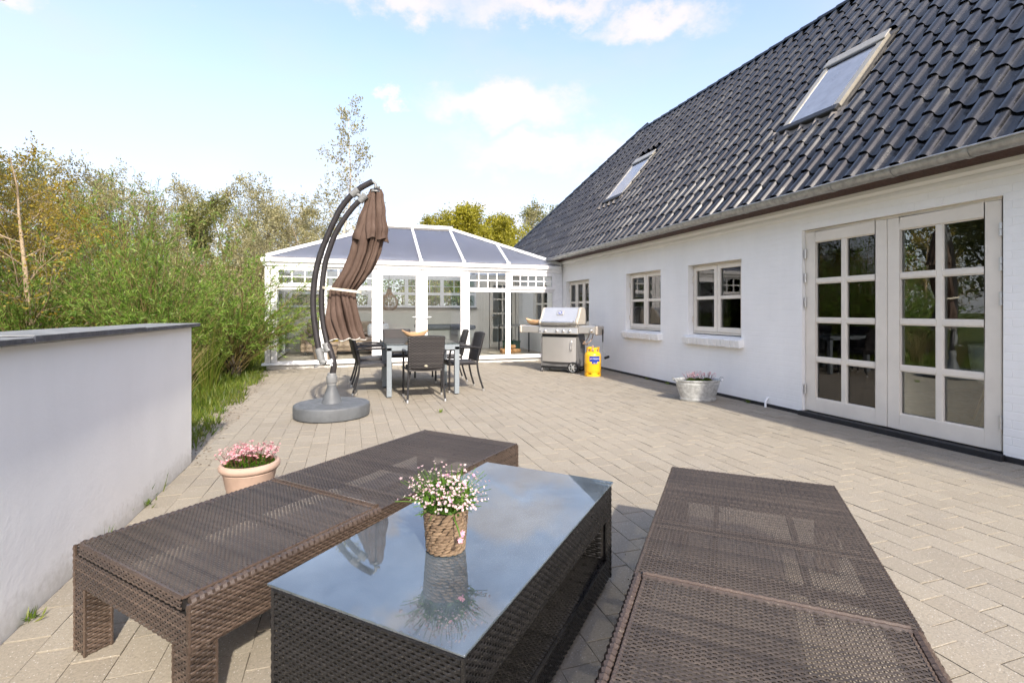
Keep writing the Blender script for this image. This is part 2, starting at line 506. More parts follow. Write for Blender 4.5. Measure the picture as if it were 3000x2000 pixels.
M['rattan_blk'] = mat_strand('black_rattan', (.005, .005, .005), (.016, .015, .015), .30, .10)
M['rattan_chair'] = mat_strand('black_chair_rattan', (.006, .006, .007), (.055, .047, .045), .38)
M['tubeblk'] = mat_plain('black_woven_tube', (.016, .015, .016), .48, var=.25, scale=30, bump=.4, bscale=160)
M['core'] = mat_plain('dark_core', (.010, .008, .007), .8, var=.1)
M['terracotta'] = mat_plain('pale_terracotta', (.44, .315, .245), .75, var=.14, scale=7, bump=.2, bscale=60)
M['soil'] = mat_plain('potting_soil', (.025, .018, .012), .95, var=.4, scale=40, bump=.6, bscale=120)
M['basket'] = mat_strand('water_hyacinth', (.075, .046, .026), (.25, .175, .108), .6)
M['bowl'] = mat_plain('pale_olive_wood', (.56, .35, .19), .5, var=.15, scale=9)
M['moss'] = mat_leaf('cushion_leaves', (.03,.07,.006), (.06,.13,.008), (.10,.20,.015), .3)
M['stemgreen'] = mat_leaf('green_stems', (.05,.12,.015), (.08,.17,.02), (.12,.22,.03), .3)
M['stemred'] = mat_plain('reddish_stems', (.16, .05, .045), .6, var=.2)
M['pink'] = mat_leaf('pink_petals', (.70,.20,.27), (.78,.40,.42), (.80,.62,.58), .3)
M['pink2'] = mat_leaf('mauve_petals', (.62,.33,.40), (.74,.56,.55), (.74,.66,.58), .3)
M['pink3'] = mat_leaf('open_pink_petals', (.75,.30,.42), (.80,.42,.50), (.72,.32,.55), .3)
M['leaf_willow'] = mat_leaf('willow_leaves', (.10,.185,.022), (.19,.32,.045), (.36,.47,.11), .5)
M['leaf_olive'] = mat_leaf('olive_leaves', (.27,.245,.105), (.40,.365,.18), (.53,.49,.29), .5)
M['leaf_yellow'] = mat_leaf('yellow_leaves', (.30,.20,.03), (.43,.31,.04), (.40,.36,.07), .48)
M['leaf_green'] = mat_leaf('mid_leaves', (.155,.165,.045), (.25,.25,.08), (.38,.365,.14), .48)
M['leaf_fresh'] = mat_leaf('fresh_yellow_green_leaves', (.23,.22,.018), (.36,.335,.028), (.46,.41,.06), .48)
M['leaf_bright'] = mat_leaf('bright_shrub_leaves', (.11,.18,.012), (.17,.26,.018), (.24,.32,.03), .4)
M['leaf_hedge'] = mat_leaf('hedge_leaves', (.045,.10,.012), (.09,.17,.02), (.17,.25,.04), .35)
M['grass'] = mat_leaf('grass_blades', (.07,.115,.012), (.11,.165,.018), (.20,.21,.04), .35)
M['drygrass'] = mat_leaf('dry_blades', (.24,.19,.08), (.31,.25,.11), (.22,.22,.06), .3)
M['litter'] = mat_leaf('leaf_litter', (.07,.04,.02), (.13,.08,.04), (.20,.15,.09), .1)
M['bark'] = mat_plain('twig_bark', (.22, .175, .125), .85, var=.3, scale=12, bump=.4, bscale=40)
M['bark_dark'] = mat_plain('dark_bark', (.055, .043, .03), .9, var=.3, scale=12, bump=.4, bscale=40)
M['bark_pale'] = mat_plain('pale_smooth_bark', (.36, .27, .18), .8, var=.3, scale=6, bump=.3, bscale=30)
M['bark_birch'] = mat_plain('birch_bark', (.50, .45, .38), .7, var=.35, scale=5, bump=.2, bscale=30)
M['willowrod'] = mat_plain('willow_rod', (.17, .13, .045), .65, var=.25, scale=12)
# ================================================================== ground and terrace
def mat_lawn():
    m, nt = new_mat('lawn_soil'); q = NT(nt)
    p = q.pos(); a = q.noise(p, 2.0, 6, .65); b = q.noise(p, 40.0, 4, .7)
    col = q.mix(q.rng(a, .35, .65), (.055, .085, .014), (.11, .125, .028))
    col = q.mix(q.rng(b, .5, .7, 0, .7), col, (.085, .06, .032))
    q.out(q.pbr(col, .95, 0, q.bump(b, .7, .03), .15))
    return m
M['lawn'] = mat_lawn()
mb = MB(); mb.quad((-300,-300,-.05), (300,-300,-.05), (300,300,-.05), (-300,300,-.05))
struct(mb.build('ground', M['lawn']))

def terrace_left(y):                      # left limit of the paving
    if y < 4.56: return -1.22
    return -1.20 - 0.30 * ((y - 4.56) / 6.4) ** 0.9
rng = random.Random(5)
mb = MB()
ys = [-2.0 + i * 0.55 for i in range(25)]
for a, b in zip(ys[:-1], ys[1:]):
    mb.quad((terrace_left(a)-.16, a, -.0045), (4.99, a, -.0045), (4.99, b, -.0045), (terrace_left(b)-.16, b, -.0045))
terrace = struct(mb.build('terrace', M['bed']))
M['sand'] = mat_plain('sandy_grit', (.25, .215, .165), .95, var=.35, scale=16, bump=.5, bscale=150)
mb = MB()
ys = [4.5 + i * 0.35 for i in range(20)]
for a, b in zip(ys[:-1], ys[1:]):
    mb.quad((terrace_left(a)-.30, a, -.0030), (terrace_left(a)+.19, a, -.0030), (terrace_left(b)+.19, b, -.0030), (terrace_left(b)-.30, b, -.0030))
struct(mb.build('sand_strip', M['sand']))
PW, PL, PJ = 0.1435, 0.2135, 0.0036       # row width, stone length, joint
def paver_mesh(name, seed, cut=None):
    r = random.Random(seed)
    w, l = PW - PJ*.8, PL - PJ*1.6
    x0, x1, y0, y1 = -w/2, w/2, -l/2, l/2
    if cut: y0, y1 = cut
    e = .0010
    def j(s=.0011): return r.uniform(-s, s)
    top = [(x0+e+j(), y0+e+j(), j(.0012)), (x1-e+j(), y0+e+j(), j(.0012)), (x1-e+j(), y1-e+j(), j(.0012)), (x0+e+j(), y1-e+j(), j(.0012))]
    mid = [(x0+j(), y0+j(), -.0010), (x1+j(), y0+j(), -.0010), (x1+j(), y1+j(), -.0010), (x0+j(), y1+j(), -.0010)]
    bot = [(p[0], p[1], -.03) for p in mid]
    m = MB(); m.add(top + mid + bot, [(0,1,2,3)] + [(4+i, 4+(i+1) % 4, (i+1) % 4, i) for i in range(4)]
                    + [(8+i, 8+(i+1) % 4, 4+(i+1) % 4, 4+i) for i in range(4)])
    return m
PV = [paver_mesh('paver', 100 + i) for i in range(10)]
stones = []
nrow = int((4.975 + 1.7) / PW)
for i in range(nrow):
    x = 4.975 - PW * (i + .5)
    off = (0.5 * (i % 2) + rng.uniform(-.06, .06)) * PL
    y = -0.6 + off
    while y < 11.18:
        tl = terrace_left(y)
        if x - PW/2 > tl - .03:
            yy = y
            stones.append((x, yy, rng.uniform(-.0012, .0012), rng.uniform(-.006, .006), rng.randrange(10), rng.uniform(-.003, .003)))
        y += PL
def hidden(x, y):
    return False
vis = [s for s in stones if in_view((s[0], s[1], 0), .0)]
vis.sort(key=lambda s: view((s[0], s[1], 0))[0])
near = set(vis[:300])
pm = []
for i, m in enumerate(PV):
    me = bpy.data.meshes.new('paver'); me.from_pydata(m.v, [], m.f); me.materials.append(M['paver']); pm.append(me)
rest = MB()
for s in stones:
    R = Matrix.Translation((s[0], s[1], s[2])) @ Matrix.Rotation(s[3], 4, 'Z') @ Matrix.Rotation(s[5], 4, 'Y')
    if s in near:
        o = link('paver', pm[s[4]], terrace); o.matrix_world = R
    else:
        m = PV[s[4]]
        rest.add([R @ Vector(p) for p in m.v], m.f)
o = rest.build('pavers', M['paver'], terrace, recalc=False); stuff(o)

# border stones laid across along the lawn edge
y = 4.62; k = 0
bm_border = MB()
while y < 11.1:
    x = terrace_left(y) - .055
    L = .20
    c = random.Random(k)
    ang = .045 + c.uniform(-.03, .03)
    R = Matrix.Translation((x + c.uniform(-.012, .012), y, -.002 + c.uniform(-.006, .003))) @ Matrix.Rotation(ang, 4, 'Z')
    me = pm[k % 10]
    o = link('border_stone', me, terrace); o.matrix_world = R
    y += PL + .004; k += 1

# ================================================================== house
house = tag(empty('house', (4.98, 7, 0)), 'long white painted brick farmhouse with glossy black tiled roof along the terrace', 'house')
house_inv = Matrix.Translation((-4.98, -7, 0))
def hp(mb, name, mat, parent=house, **k):
    o = mb.build(name, mat, parent, **k)
    if parent is house: o.location = (-4.98, -7, 0)
    return o
XW, YA, YB = 4.98, -3.0, 17.0
OPEN = [(2.575, 4.445, .03, 2.13), (5.385, 6.49, .83, 1.90), (7.21, 8.32, .83, 1.90), (9.86, 11.06, .83, 1.905), (12.3, 13.4, .83, 1.90)]
mb = MB()
yb = sorted({YA, YB} | {o[0] for o in OPEN} | {o[1] for o in OPEN})
zb = sorted({0.0, 2.44} | {o[2] for o in OPEN} | {o[3] for o in OPEN})
for a, b in zip(yb[:-1], yb[1:]):
    for c, d in zip(zb[:-1], zb[1:]):
        ym, zm = (a+b)/2, (c+d)/2
        if any(o[0] < ym < o[1] and o[2] < zm < o[3] for o in OPEN): continue
        mb.quad((XW, b, c), (XW, a, c), (XW, a, d), (XW, b, d))
for (a, b, c, d) in OPEN:
    X2 = XW + .30
    mb.quad((XW, a, c), (X2, a, c), (X2, a, d), (XW, a, d))
    mb.quad((X2, b, c), (XW, b, c), (XW, b, d), (X2, b, d))
    mb.quad((XW, b, d), (XW, a, d), (X2, a, d), (X2, b, d))
    mb.quad((XW, a, c), (XW, b, c), (X2, b, c), (X2, a, c))
# other three sides
for (p, q_) in [((XW, YA), (10.8, YA)), ((10.8, YA), (10.8, YB)), ((10.8, YB), (XW, YB))]:
    mb.quad((*p, 0), (*q_, 0), (*q_, 2.44), (*p, 2.44))
hp(mb, 'wall', M['wall'], recalc=False)
# plinth with a door sill step
mb = MB()
mb.box(XW-.012, XW+.05, YA, 2.56, -.03, .045); mb.box(XW-.012, XW+.05, 4.46, 11.25, -.03, .040)
mb.box(XW-.055, XW+.08, 2.56, 4.46, -.03, .050)
hp(mb, 'plinth', M['plinth'], bevel=.004)
# stepped cornice
for (z0, z1, pr) in [(2.275, 2.335, .028), (2.337, 2.405, .062)]:
    mb = MB(); mb.prism([(XW+.02, z0), (XW-pr*.35, z0), (XW-pr, z0+.03), (XW-pr, z1), (XW+.02, z1)], 'y', YA, 11.32)
    hp(mb, 'cornice', M['trim'], recalc=True)
# eaves board
mb = MB(); mb.prism([(XW+.02, 2.407), (XW-.095, 2.407), (4.75, 2.445), (4.75, 2.50), (4.80, 2.53), (XW+.02, 2.53)], 'y', YA, 11.6)
hp(mb, 'eaves_board', M['soffit'])
# inner room, seen through the glass
def mat_room():
    return mat_plain('room_plaster', (.40, .39, .36), .9, var=.06)
M['room'] = mat_room()
M['roomfloor'] = mat_plain('room_boards', (.22, .13, .075), .4, var=.3, scale=8)
mb = MB()
mb.quad((5.285, 1.0, .06), (10.5, 1.0, .06), (10.5, 16.5, .06), (5.285, 16.5, .06))
mb.m = 1
mb.quad((5.285, 1.0, 2.42), (10.5, 1.0, 2.42), (10.5, 16.5, 2.42), (5.285, 16.5, 2.42))
for (p, q_) in [((5.285, 1.0), (10.5, 1.0)), ((9.2, 1.0), (9.2, 16.5)), ((5.285, 16.5), (10.5, 16.5)), ((5.285, 4.9), (10.5, 4.9)), ((5.285, 9.2), (10.5, 9.2)), ((5.285, 6.85), (10.5, 6.85))]:
    mb.quad((*p, .06), (*q_, .06), (*q_, 2.42), (*p, 2.42))
hp(mb, 'room_shell', [M['roomfloor'], M['room']], recalc=False)

# ---- windows of the house
def house_window(y0, y1, z0, z1, n):
    XF = XW + .095
    fr = MB(); t = .032
    for b in [(y0+.004, y0+t, z0+.03, z1-.004), (y1-t, y1-.004, z0+.03, z1-.004), (y0+t, y1-t, z0+.03, z0+.03+t), (y0+t, y1-t, z1-t, z1-.004)]:
        fr.box(XF, XF+.09, *b)
    win = hp(fr, 'window', M['cream'], bevel=.003)
    def sub(mb, name, mat, **k):
        return mb.build(name, mat, win, **k)
    ya, yb_, za, zb_ = y0+t, y1-t, z0+.03+t, z1-t
    w = (yb_ - ya) / n
    for i in range(n):
        a, b = ya + i*w + .004, ya + (i+1)*w - .004
        c = MB(); s = .058; zm = za + (zb_-za)*.515
        X0, X1 = XF-.018, XF+.05
        c.box(X0, X1, a, a+s, za+.003, zb_-.003); c.box(X0, X1, b-s, b, za+.003, zb_-.003)
        c.box(X0, X1, a+s, b-s, za+.003, za+.072); c.box(X0, X1, a+s, b-s, zb_-s, zb_-.003)
        c.box(X0+.004, X1, a+s, b-s, zm-.024, zm+.024)
        sub(c, 'casement', M['cream'], bevel=.004)
        for (g0, g1) in [(za+.072, zm-.024), (zm+.024, zb_-s)]:
            g = MB(); g.box(X0+.026, X0+.032, a+s-.004, b-s+.004, g0-.004, g1+.004)
            sub(g, 'pane', M['glass'])
    for zz in (za+.18, zb_-.18):
        h = MB(); h.tube([(XF-.025, y1-t+.006, zz-.045), (XF-.025, y1-t+.006, zz+.045)], .011, 8)
        h.box(XF-.022, XF-.001, y1-t-.002, y1-t+.02, zz-.04, zz+.04)
        sub(h, 'hinge', M['cream'])
        if n == 2: 
            pass
    return win
WINS = [house_window(*OPEN[1], 2), house_window(*OPEN[2], 2), house_window(*OPEN[3], 3), house_window(*OPEN[4], 2)]
# brick sills, painted, each brick on edge
rg = random.Random(8)
for (y0, y1, z0, z1) in OPEN[1:4]:
    n = 14
    ya, yb_ = y0 - .045, y1 + .045
    if y1 > 11: yb_ = y1
    body = MB(); body.prism([(XW+.28, z0-.11), (XW-.02, z0-.11), (XW-.055, z0-.02), (XW+.28, z0+.012)], 'y', ya+.01, yb_-.01)
    sill = hp(body, 'sill', M['wall'])
    w = (yb_ - ya) / n
    for i in range(n):
        a, b = ya + i*w + .0015, ya + (i+1)*w - .0015
        d = rg.uniform(-.004, .004); e = rg.uniform(-.004, .004)
        p = MB(); p.prism([(XW+.05, z0-.105+d), (XW-.075+e, z0-.128+d), (XW-.098+e, z0-.022+d), (XW+.10, z0+.018+d*.4)], 'y', a, b)
        p.build('brick', M['wall'], sill, bevel=.006)

# ---- double door
fr = MB(); y0, y1, z0, z1 = OPEN[0]
XF = XW + .045
fr.box(XF, XF+.12, y0+.002, y0+.028, .052, z1-.002); fr.box(XF, XF+.12, y1-.028, y1-.002, .052, z1-.002)
fr.box(XF, XF+.12, y0+.028, y1-.028, z1-.028, z1-.002)
hp(fr, 'door_frame', M['cream'], bevel=.003)
def door_leaf(a, b, hinge_hi):
    z0, z1 = .062, 2.098
    X0, X1 = XF-.012, XF+.056
    st, bt, tp = .112, .150, .118
    m = MB()
    m.box(X0, X1, a, a+st, z0, z1); m.box(X0, X1, b-st, b, z0, z1)
    m.box(X0, X1, a+st, b-st, z0, z0+bt); m.box(X0, X1, a+st, b-st, z1-tp, z1)
    leaf = hp(m, 'door_leaf', M['cream'], bevel=.004)
    gy0, gy1, gz0, gz1 = a+st, b-st, z0+bt, z1-tp
    ym = (gy0+gy1)/2; bw = .024
    h = (gz1-gz0)/4
    v = MB()
    v.box(X0+.006, X1-.004, ym-bw, ym+bw, gz0, gz1); v.build('glazing_bar', M['cream'], leaf, bevel=.003)
    for i in range(1, 4):
        for (p, q_) in [(gy0, ym-bw), (ym+bw, gy1)]:
            g = MB(); g.box(X0+.004, X1-.004, p, q_, gz0+i*h-bw, gz0+i*h+bw); g.build('glazing_bar', M['cream'], leaf, bevel=.003)
    for i in range(4):
        for (p, q_) in [(gy0, ym-bw), (ym+bw, gy1)]:
            zz0 = gz0 + i*h + (bw if i else 0); zz1 = gz0 + (i+1)*h - (bw if i < 3 else 0)
            bd = MB()      # glazing bead round the pane
            for bx_ in [(p, p+.009, zz0, zz1), (q_-.009, q_, zz0, zz1), (p+.009, q_-.009, zz0, zz0+.009), (p+.009, q_-.009, zz1-.009, zz1)]:
                bd.box(X0+.012, X0+.030, *bx_)
            bd.build('bead', M['cream'], leaf)
            g = MB(); g.box(X0+.031, X0+.037, p-.003, q_+.003, zz0-.003, zz1+.003)
            g.build('pane', M['glass'], leaf)
    yh = b + .004 if hinge_hi else a - .004
    for zz in (.30, 1.30, 1.58, 1.86):
        hm = MB(); hm.tube([(X0-.012, yh, zz-.055), (X0-.012, yh, zz-.002)], .0125, 10); hm.tube([(X0-.012, yh, zz+.002), (X0-.012, yh, zz+.055)], .0125, 10)
        hm.build('hinge', M['steel2'], leaf, smooth=True)
    return leaf
door_leaf(2.606, 3.505, False)
door_leaf(3.511, 4.414, True)

# ---- roof
PITCH = radians(50); CB, SB = cos(PITCH), sin(PITCH)
E0 = Vector((4.72, 0, 2.53))
def rp(a, b, n=0.0):                      # along the eaves, up the slope, out of the slope
    return Vector((E0.x + b*CB - n*SB, a, E0.z + b*SB + n*CB))
RX, RYE, RZ = 7.88, 12.26, 2.53 + (7.88-4.72)*tan(PITCH)
HIPY = 17.3
def hip_y(X): return RYE + (RX - X)/(RX - 4.72)*(HIPY - RYE)
mb = MB()
def dk(p): return (p[0], p[1], p[2]-.045)
R0, R1 = (RX, YA-.2, RZ), (RX, RYE, RZ)
F0, F1 = (4.74, YA-.2, 2.545), (4.74, HIPY, 2.545)
B0, B1 = (2*RX-4.74, YA-.2, 2.545), (2*RX-4.74, HIPY, 2.545)
mb.poly([dk(F1), dk(F0), dk(R0), dk(R1)]); mb.poly([dk(B0), dk(B1), dk(R1), dk(R0)]); mb.poly([dk(B1), dk(F1), dk(R1)]); mb.poly([dk(F0), dk(B0), dk(R0)])
roof = hp(mb, 'roof', M['dark'], recalc=False)
SKY = [(4.47, 5.29, 1.40, 2.75), (9.60, 10.42, 1.52, 2.86)]   # roof windows: along, up
TP, TG = 0.222, 0.3315
def tile_mb(seed=0):
    r = random.Random(seed)
    prof = [(0, .010), (.018, .003), (.045, .0), (.085, .001), (.112, .007), (.123, .020), (.129, .044), (.141, .056), (.168, .060), (.198, .056), (.215, .044), (.227, .018), (.230, .006)]
    L = .385; th = .013
    def low(a):                           # lower edge: rounded on the trough, cut back on the roll
        t = max(0, min(1, a/.12))
        return -.040*sin(pi*t)**.7 if a < .12 else 0.0
    v = []
    for (a, n) in prof: v.append((a, low(a), n + .024))
    for (a, n) in prof: v.append((a, L*.5, n + .011))
    for (a, n) in prof: v.append((a, L, n + .000))
    for (a, n) in prof: v.append((a, low(a)+.004, n + .024 - th))
    k = len(prof); f = []
    for i in range(k-1):
        f.append((i, i+1, k+i+1, k+i)); f.append((k+i, k+i+1, 2*k+i+1, 2*k+i)); f.append((3*k+i, 3*k+i+1, i+1, i))
    m = MB(); m.add(v, f); return m
tile = tile_mb()
tme = bpy.data.meshes.new('roof_tile'); tme.from_pydata(tile.v, [], tile.f)
tme.polygons.foreach_set('use_smooth', [True]*len(tme.polygons))
try: tme.set_sharp_from_angle(angle=radians(45))
except Exception: pass
tme.materials.append(M['tile'])
TM = Matrix(((0, CB, -SB, 0), (1, 0, 0, 0), (0, SB, CB, 0), (0, 0, 0, 1)))
tl = []
rg = random.Random(21)
ncol = int((HIPY - .2) / TP) + 4
for c in range(-3, ncol):
    a = 2.293 - .178 + (c - 9) * TP
    for r in range(15):
        b = -.075 + r * TG
        X = E0.x + (b+.17)*CB
        if b + .12 > 4.86: continue
        if a + .11 > hip_y(X) - .02: continue
        am, b0, b1 = a + .11, b, b + TG
        if any(s[0]-.03 < am < s[1]+.03 and b1-.05 > s[2]-.03 and b0 < s[3]+.12 for s in SKY): continue
        M4 = Matrix.Translation(rp(a, b, rg.uniform(-.0015, .0015))) @ TM @ Matrix.Rotation(rg.uniform(-.008, .008), 4, 'Z') @ Matrix.Rotation(rg.uniform(-.006, .006), 4, 'X')
        tl.append((M4, rp(am, b+.16, .03)))
tv = [t for t in tl if in_view(t[1], .005)]
tv.sort(key=lambda t: view(t[1])[0])
nearset = {id(t) for t in tv[:300]}
RV = []; RF = []; nv = 0
tva = np.array(tile.v); tfa = np.array(tile.f)
for t in tl:
    if id(t) in nearset:
        o = link('roof_tile', tme, roof); o.matrix_world = t[0]
        o.matrix_parent_inverse = Matrix.Identity(4); o.matrix_basis = t[0]
    else:
        Mn = np.array(t[0]); RV.append(tva @ Mn[:3,:3].T + Mn[:3,3]); RF.append(tfa + nv); nv += len(tva)
me = fast_mesh('roof_tiles', np.vstack(RV), np.vstack(RF), M['tile'], smooth=True)
try: me.set_sharp_from_angle(angle=radians(45))
except Exception: pass
stuff(link('roof_tiles', me, roof))
# ridge and hip caps
def cap_mesh():
    m = MB(); L = .40; n = 10
    v = []; f = []
    for (t, r) in [(-.012, .118), (.0, .122), (.05, .118), (L*.5, .112), (L, .104)]:
        for k in range(n+1):
            a = pi*k/n
            v.append((t, -r*cos(a), r*sin(a)*.85))
    for i in range(4):
        for k in range(n): f.append((i*(n+1)+k, i*(n+1)+k+1, (i+1)*(n+1)+k+1, (i+1)*(n+1)+k))
    m.add(v, f); return m
cm = cap_mesh(); cme = bpy.data.meshes.new('ridge_cap'); cme.from_pydata(cm.v, [], cm.f)
cme.polygons.foreach_set('use_smooth', [True]*len(cme.polygons)); cme.materials.append(M['tile'])
def caps(A, B, up):
    A = Vector(A); B = Vector(B); d = (B-A).normalized(); s = Vector(up).cross(d).normalized(); u = d.cross(s)
    n = int((B-A).length / .355)
    for i in range(n+1):
        p = A + d * .355 * i
        R = Matrix(((d.x, s.x, u.x, p.x), (d.y, s.y, u.y, p.y), (d.z, s.z, u.z, p.z), (0,0,0,1)))
        o = link('ridge_cap', cme, roof); o.matrix_basis = R
caps((RX, RYE+.05, RZ-.02), (RX, .5, RZ-.02), (0,0,1))
hn = Vector((-SB, 0, CB))
caps((4.78, hip_y(4.78), 2.60), (RX, RYE, RZ+.0), (hn + Vector((.2, .5, .9))).normalized())
# ---- gutter
mb = MB(); gx, gz, gr = 4.66, 2.478, .068
arc = [(gx - gr*cos(t), gz - gr*sin(t)) for t in [pi*k/12 for k in range(13)]]
arc2 = [(gx - (gr-.006)*cos(t), gz - (gr-.006)*sin(t)) for t in [pi*k/12 for k in range(12, -1, -1)]]
mb.prism(arc + arc2, 'y', YA, 11.75)
gut = hp(mb, 'gutter', M['zinc'], smooth=True)
mb = MB(); mb.tube([(gx-gr-.004, YA, gz+.004), (gx-gr-.004, 11.75, gz+.004)], .0105, 8)
mb.build('gutter_bead', M['zinc'], gut, smooth=True)
y = 2.62
while y < 11.6:
    m = MB(); g2 = gr + .006
    a1 = [(gx - g2*cos(t), gz - g2*sin(t)) for t in [pi*k/12 for k in range(-1, 13)]]
    a0 = [(gx - (gr-.002)*cos(t), gz - (gr-.002)*sin(t)) for t in [pi*k/12 for k in range(12, -2, -1)]]
    wdt = .018 if int(y*10) % 3 else .03
    m.prism(a1 + a0, 'y', y-wdt, y+wdt)
    m.build('gutter_bracket', M['zinc'], gut, smooth=True)
    y += .585
# ---- roof windows
M['zincdark'] = mat_plain('dark_flashing', (.10, .095, .09), .5, .3, var=.2)
def roof_window(a0, a1, b0, b1):
    m = MB(); t = .075; n0, n1 = .0, .088
    R = TM.copy()
    def bx_(mm, x0, x1, y0, y1, z0, z1):
        mm.box(x0, x1, y0, y1, z0, z1, M=Matrix.Translation(E0) @ R)
    bx_(m, a0, a0+t, b0, b1, n0, n1); bx_(m, a1-t, a1, b0, b1, n0, n1); bx_(m, a0+t, a1-t, b1-.12, b1, n0, n1-.004)
    w = hp(m, 'roof_window', M['skyframe'], bevel=.012)
    m = MB(); bx_(m, a0-.02, a1+.02, b1-.13, b1+.05, n1, n1+.022); m.build('hood', M['skyframe'], w, bevel=.01)
    m = MB(); bx_(m, a0+t, a1-t, b1-.175, b1-.12, n1-.03, n1+.012); m.build('vent_flap', M['dark'], w, bevel=.004)
    m = MB(); bx_(m, a0-.01, a1+.01, b0-.06, b0+.05, n0+.03, n1+.012); m.build('bottom_rail', M['dark'], w, bevel=.012)
    m = MB()
    for x in (a0+t, a1-t-.035): bx_(m, x, x+.035, b0+.05, b1-.12, .05, n1-.016)
    bx_(m, a0+t+.035, a1-t-.035, b0+.05, b0+.08, .05, n1-.02); bx_(m, a0+t+.035, a1-t-.035, b1-.16, b1-.12, .05, n1-.018)
    m.build('sash', M['upvc'], w)
    m = MB(); bx_(m, a0+t+.03, a1-t-.03, b0+.075, b1-.15, .074, .080); m.build('pane', M['skyglass'], w)
    m = MB(); bx_(m, a0+t, a1-t, b0+.03, b1-.1, .012, .018); m.build('blind', M['upvc'], w)
    # pleated flashing apron, follows the tile rolls
    m = MB(); nn = 48; v = []; f = []
    A0, A1 = a0 - .12, a1 + .12
    for j, (bb, hh) in enumerate([(b0-.005, .075), (b0-.08, .058), (b0-.16, .050)]):
        for i in range(nn+1):
            a = A0 + (A1-A0)*i/nn
            ph = ((a - (2.293-.178)) / TP) % 1.0
            roll = .040*math.exp(-((ph-.79)/.16)**2)
            edge = .018*sin(ph*2*pi) if j == 2 else 0
            v.append(Matrix.Translation(E0) @ R @ Vector((a, bb+edge, hh - .022 + roll)))
    for j in range(2):
        for i in range(nn): f.append((j*(nn+1)+i, j*(nn+1)+i+1, (j+1)*(nn+1)+i+1, (j+1)*(nn+1)+i))
    m.add(v, f); m.build('apron', M['flash'], w, smooth=True)
    for s, x in ((-1, a0), (1, a1)):
        m = MB(); bx_(m, min(x, x+s*.06), max(x, x+s*.06), b0-.06, b1+.05, -.01, .028); m.build('side_flashing', M['zincdark'], w)
        m = MB()
        for k in range(2): bx_(m, min(x+s*(.02+.025*k), x+s*(.026+.025*k)), max(x+s*(.02+.025*k), x+s*(.026+.025*k)), b0-.06, b1+.05, .028, .05)
        m.build('flashing_rib', M['zincdark'], w)
    m = MB(); bx_(m, a0-.06, a1+.06, b1+.0, b1+.12, -.01, .04); m.build('top_flashing', M['zincdark'], w)
for s in SKY: roof_window(*s)
# overflow pipe stub
m = MB(); m.tube([(4.95, 4.93, .10), (4.935, 4.93, .085), (4.93, 4.93, -.005)], .013, 8)
m.tube([(4.995, 4.93, .115), (4.965, 4.93, .112), (4.95, 4.93, .10)], .013, 8)
hp(m, 'pipe_stub', M['upvc'], smooth=True)

# things behind the glass of the house
g = tag(empty('shell_chair', (6.15, 3.15, .06), 2.2), 'pale shell chair on wooden legs behind the glazed double door', 'chair')
m = MB(); prof = []
n = 18; v = []; f = []
for j, (r, z) in enumerate([(.05, .40), (.20, .41), (.26, .50), (.28, .66), (.29, .80)]):
    for k in range(n+1):
        a = -pi*.75 + 1.5*pi*k/n
        v.append((r*cos(a), r*sin(a), z))
for j in range(4):
    for k in range(n): f.append((j*(n+1)+k, j*(n+1)+k+1, (j+1)*(n+1)+k+1, (j+1)*(n+1)+k))
m.add(v, f); m.build('shell', M['upvc'], g, smooth=True)
for (x, y) in [(.2,.2), (-.2,.2), (.2,-.2), (-.2,-.2)]:
    m = MB(); m.tube([(x*.6, y*.6, .41), (x*1.1, y*1.1, 0)], [.016, .010], 8); m.build('leg', M['bowl'], g)
c = MB(); n = 40; v = []; f = []
for z in (.08, 2.25):
    for k in range(n+1):
        y = 3.98 + .36*k/n
        v.append((5.36 + .022*sin(k*1.35), y, z))
for k in range(n): f.append((k, k+1, n+1+k+1, n+1+k))
c.add(v, f)
M['curtain'] = mat_plain('grey_curtain', (.40, .43, .39), .9, var=.1)
tag(c.build('curtain', M['curtain'], smooth=True), 'grey green curtain hanging behind the left leaf of the double door', 'curtain')
c = MB(); v = []; f = []
for z in (.9, 1.86):
    for k in range(n+1):
        y = 7.95 + .30*k/n
        v.append((5.33 + .015*sin(k*1.2), y, z))
for k in range(n): f.append((k, k+1, n+1+k+1, n+1+k))
c.add(v, f)
tag(c.build('curtain', M['curtain'], smooth=True), 'pale curtain behind the window left of the zinc tub', 'curtain')
# ================================================================== conservatory
def mat_poly():
    m, nt = new_mat('tinted_twinwall'); q = NT(nt)
    o = q.pos()
    sp = q.n('ShaderNodeSeparateXYZ'); q.l(o, sp.inputs[0])
    wv = q.math('SINE', q.math('MULTIPLY', sp.outputs[0], 2*pi/.032))
    n = q.rng(q.noise(o, 1.2, 4), .3, .7, .88, 1.1)
    vm = q.n('ShaderNodeVectorMath', operation='SCALE'); vm.inputs[0].default_value = (.15, .185, .29); q.l(n, vm.inputs['Scale'])
    d = q.pbr(vm.outputs[0], .33, 0, q.bump(wv, .25, .004), .45)
    t = q.n('ShaderNodeBsdfTranslucent'); t.inputs[0].default_value = (.95, .96, .98, 1)
    mx = q.n('ShaderNodeMixShader'); mx.inputs[0].default_value = .80
    q.l(d, mx.inputs[1]); q.l(t.outputs[0], mx.inputs[2]); q.out(mx.outputs[0])
    return m
M['polyroof'] = mat_poly()
M['floor2'] = mat_plain('conservatory_floor', (.40, .34, .27), .35, var=.2, scale=5)
M['backwall'] = mat_plain('cream_back_wall', (.80, .755, .68), .85, var=.05, scale=3)
cons = tag(empty('conservatory', (1.68, 11.3, 0)), 'white framed glass conservatory with tinted hipped roof at the end of the terrace', 'conservatory')
def cp(mb, name, mat, parent=cons, **k):
    o = mb.build(name, mat, parent, **k)
    if parent is cons: o.location = (-1.68, -11.3, 0)
    return o
YC, YBK, XL, XR = 11.30, 14.75, -1.62, 4.975
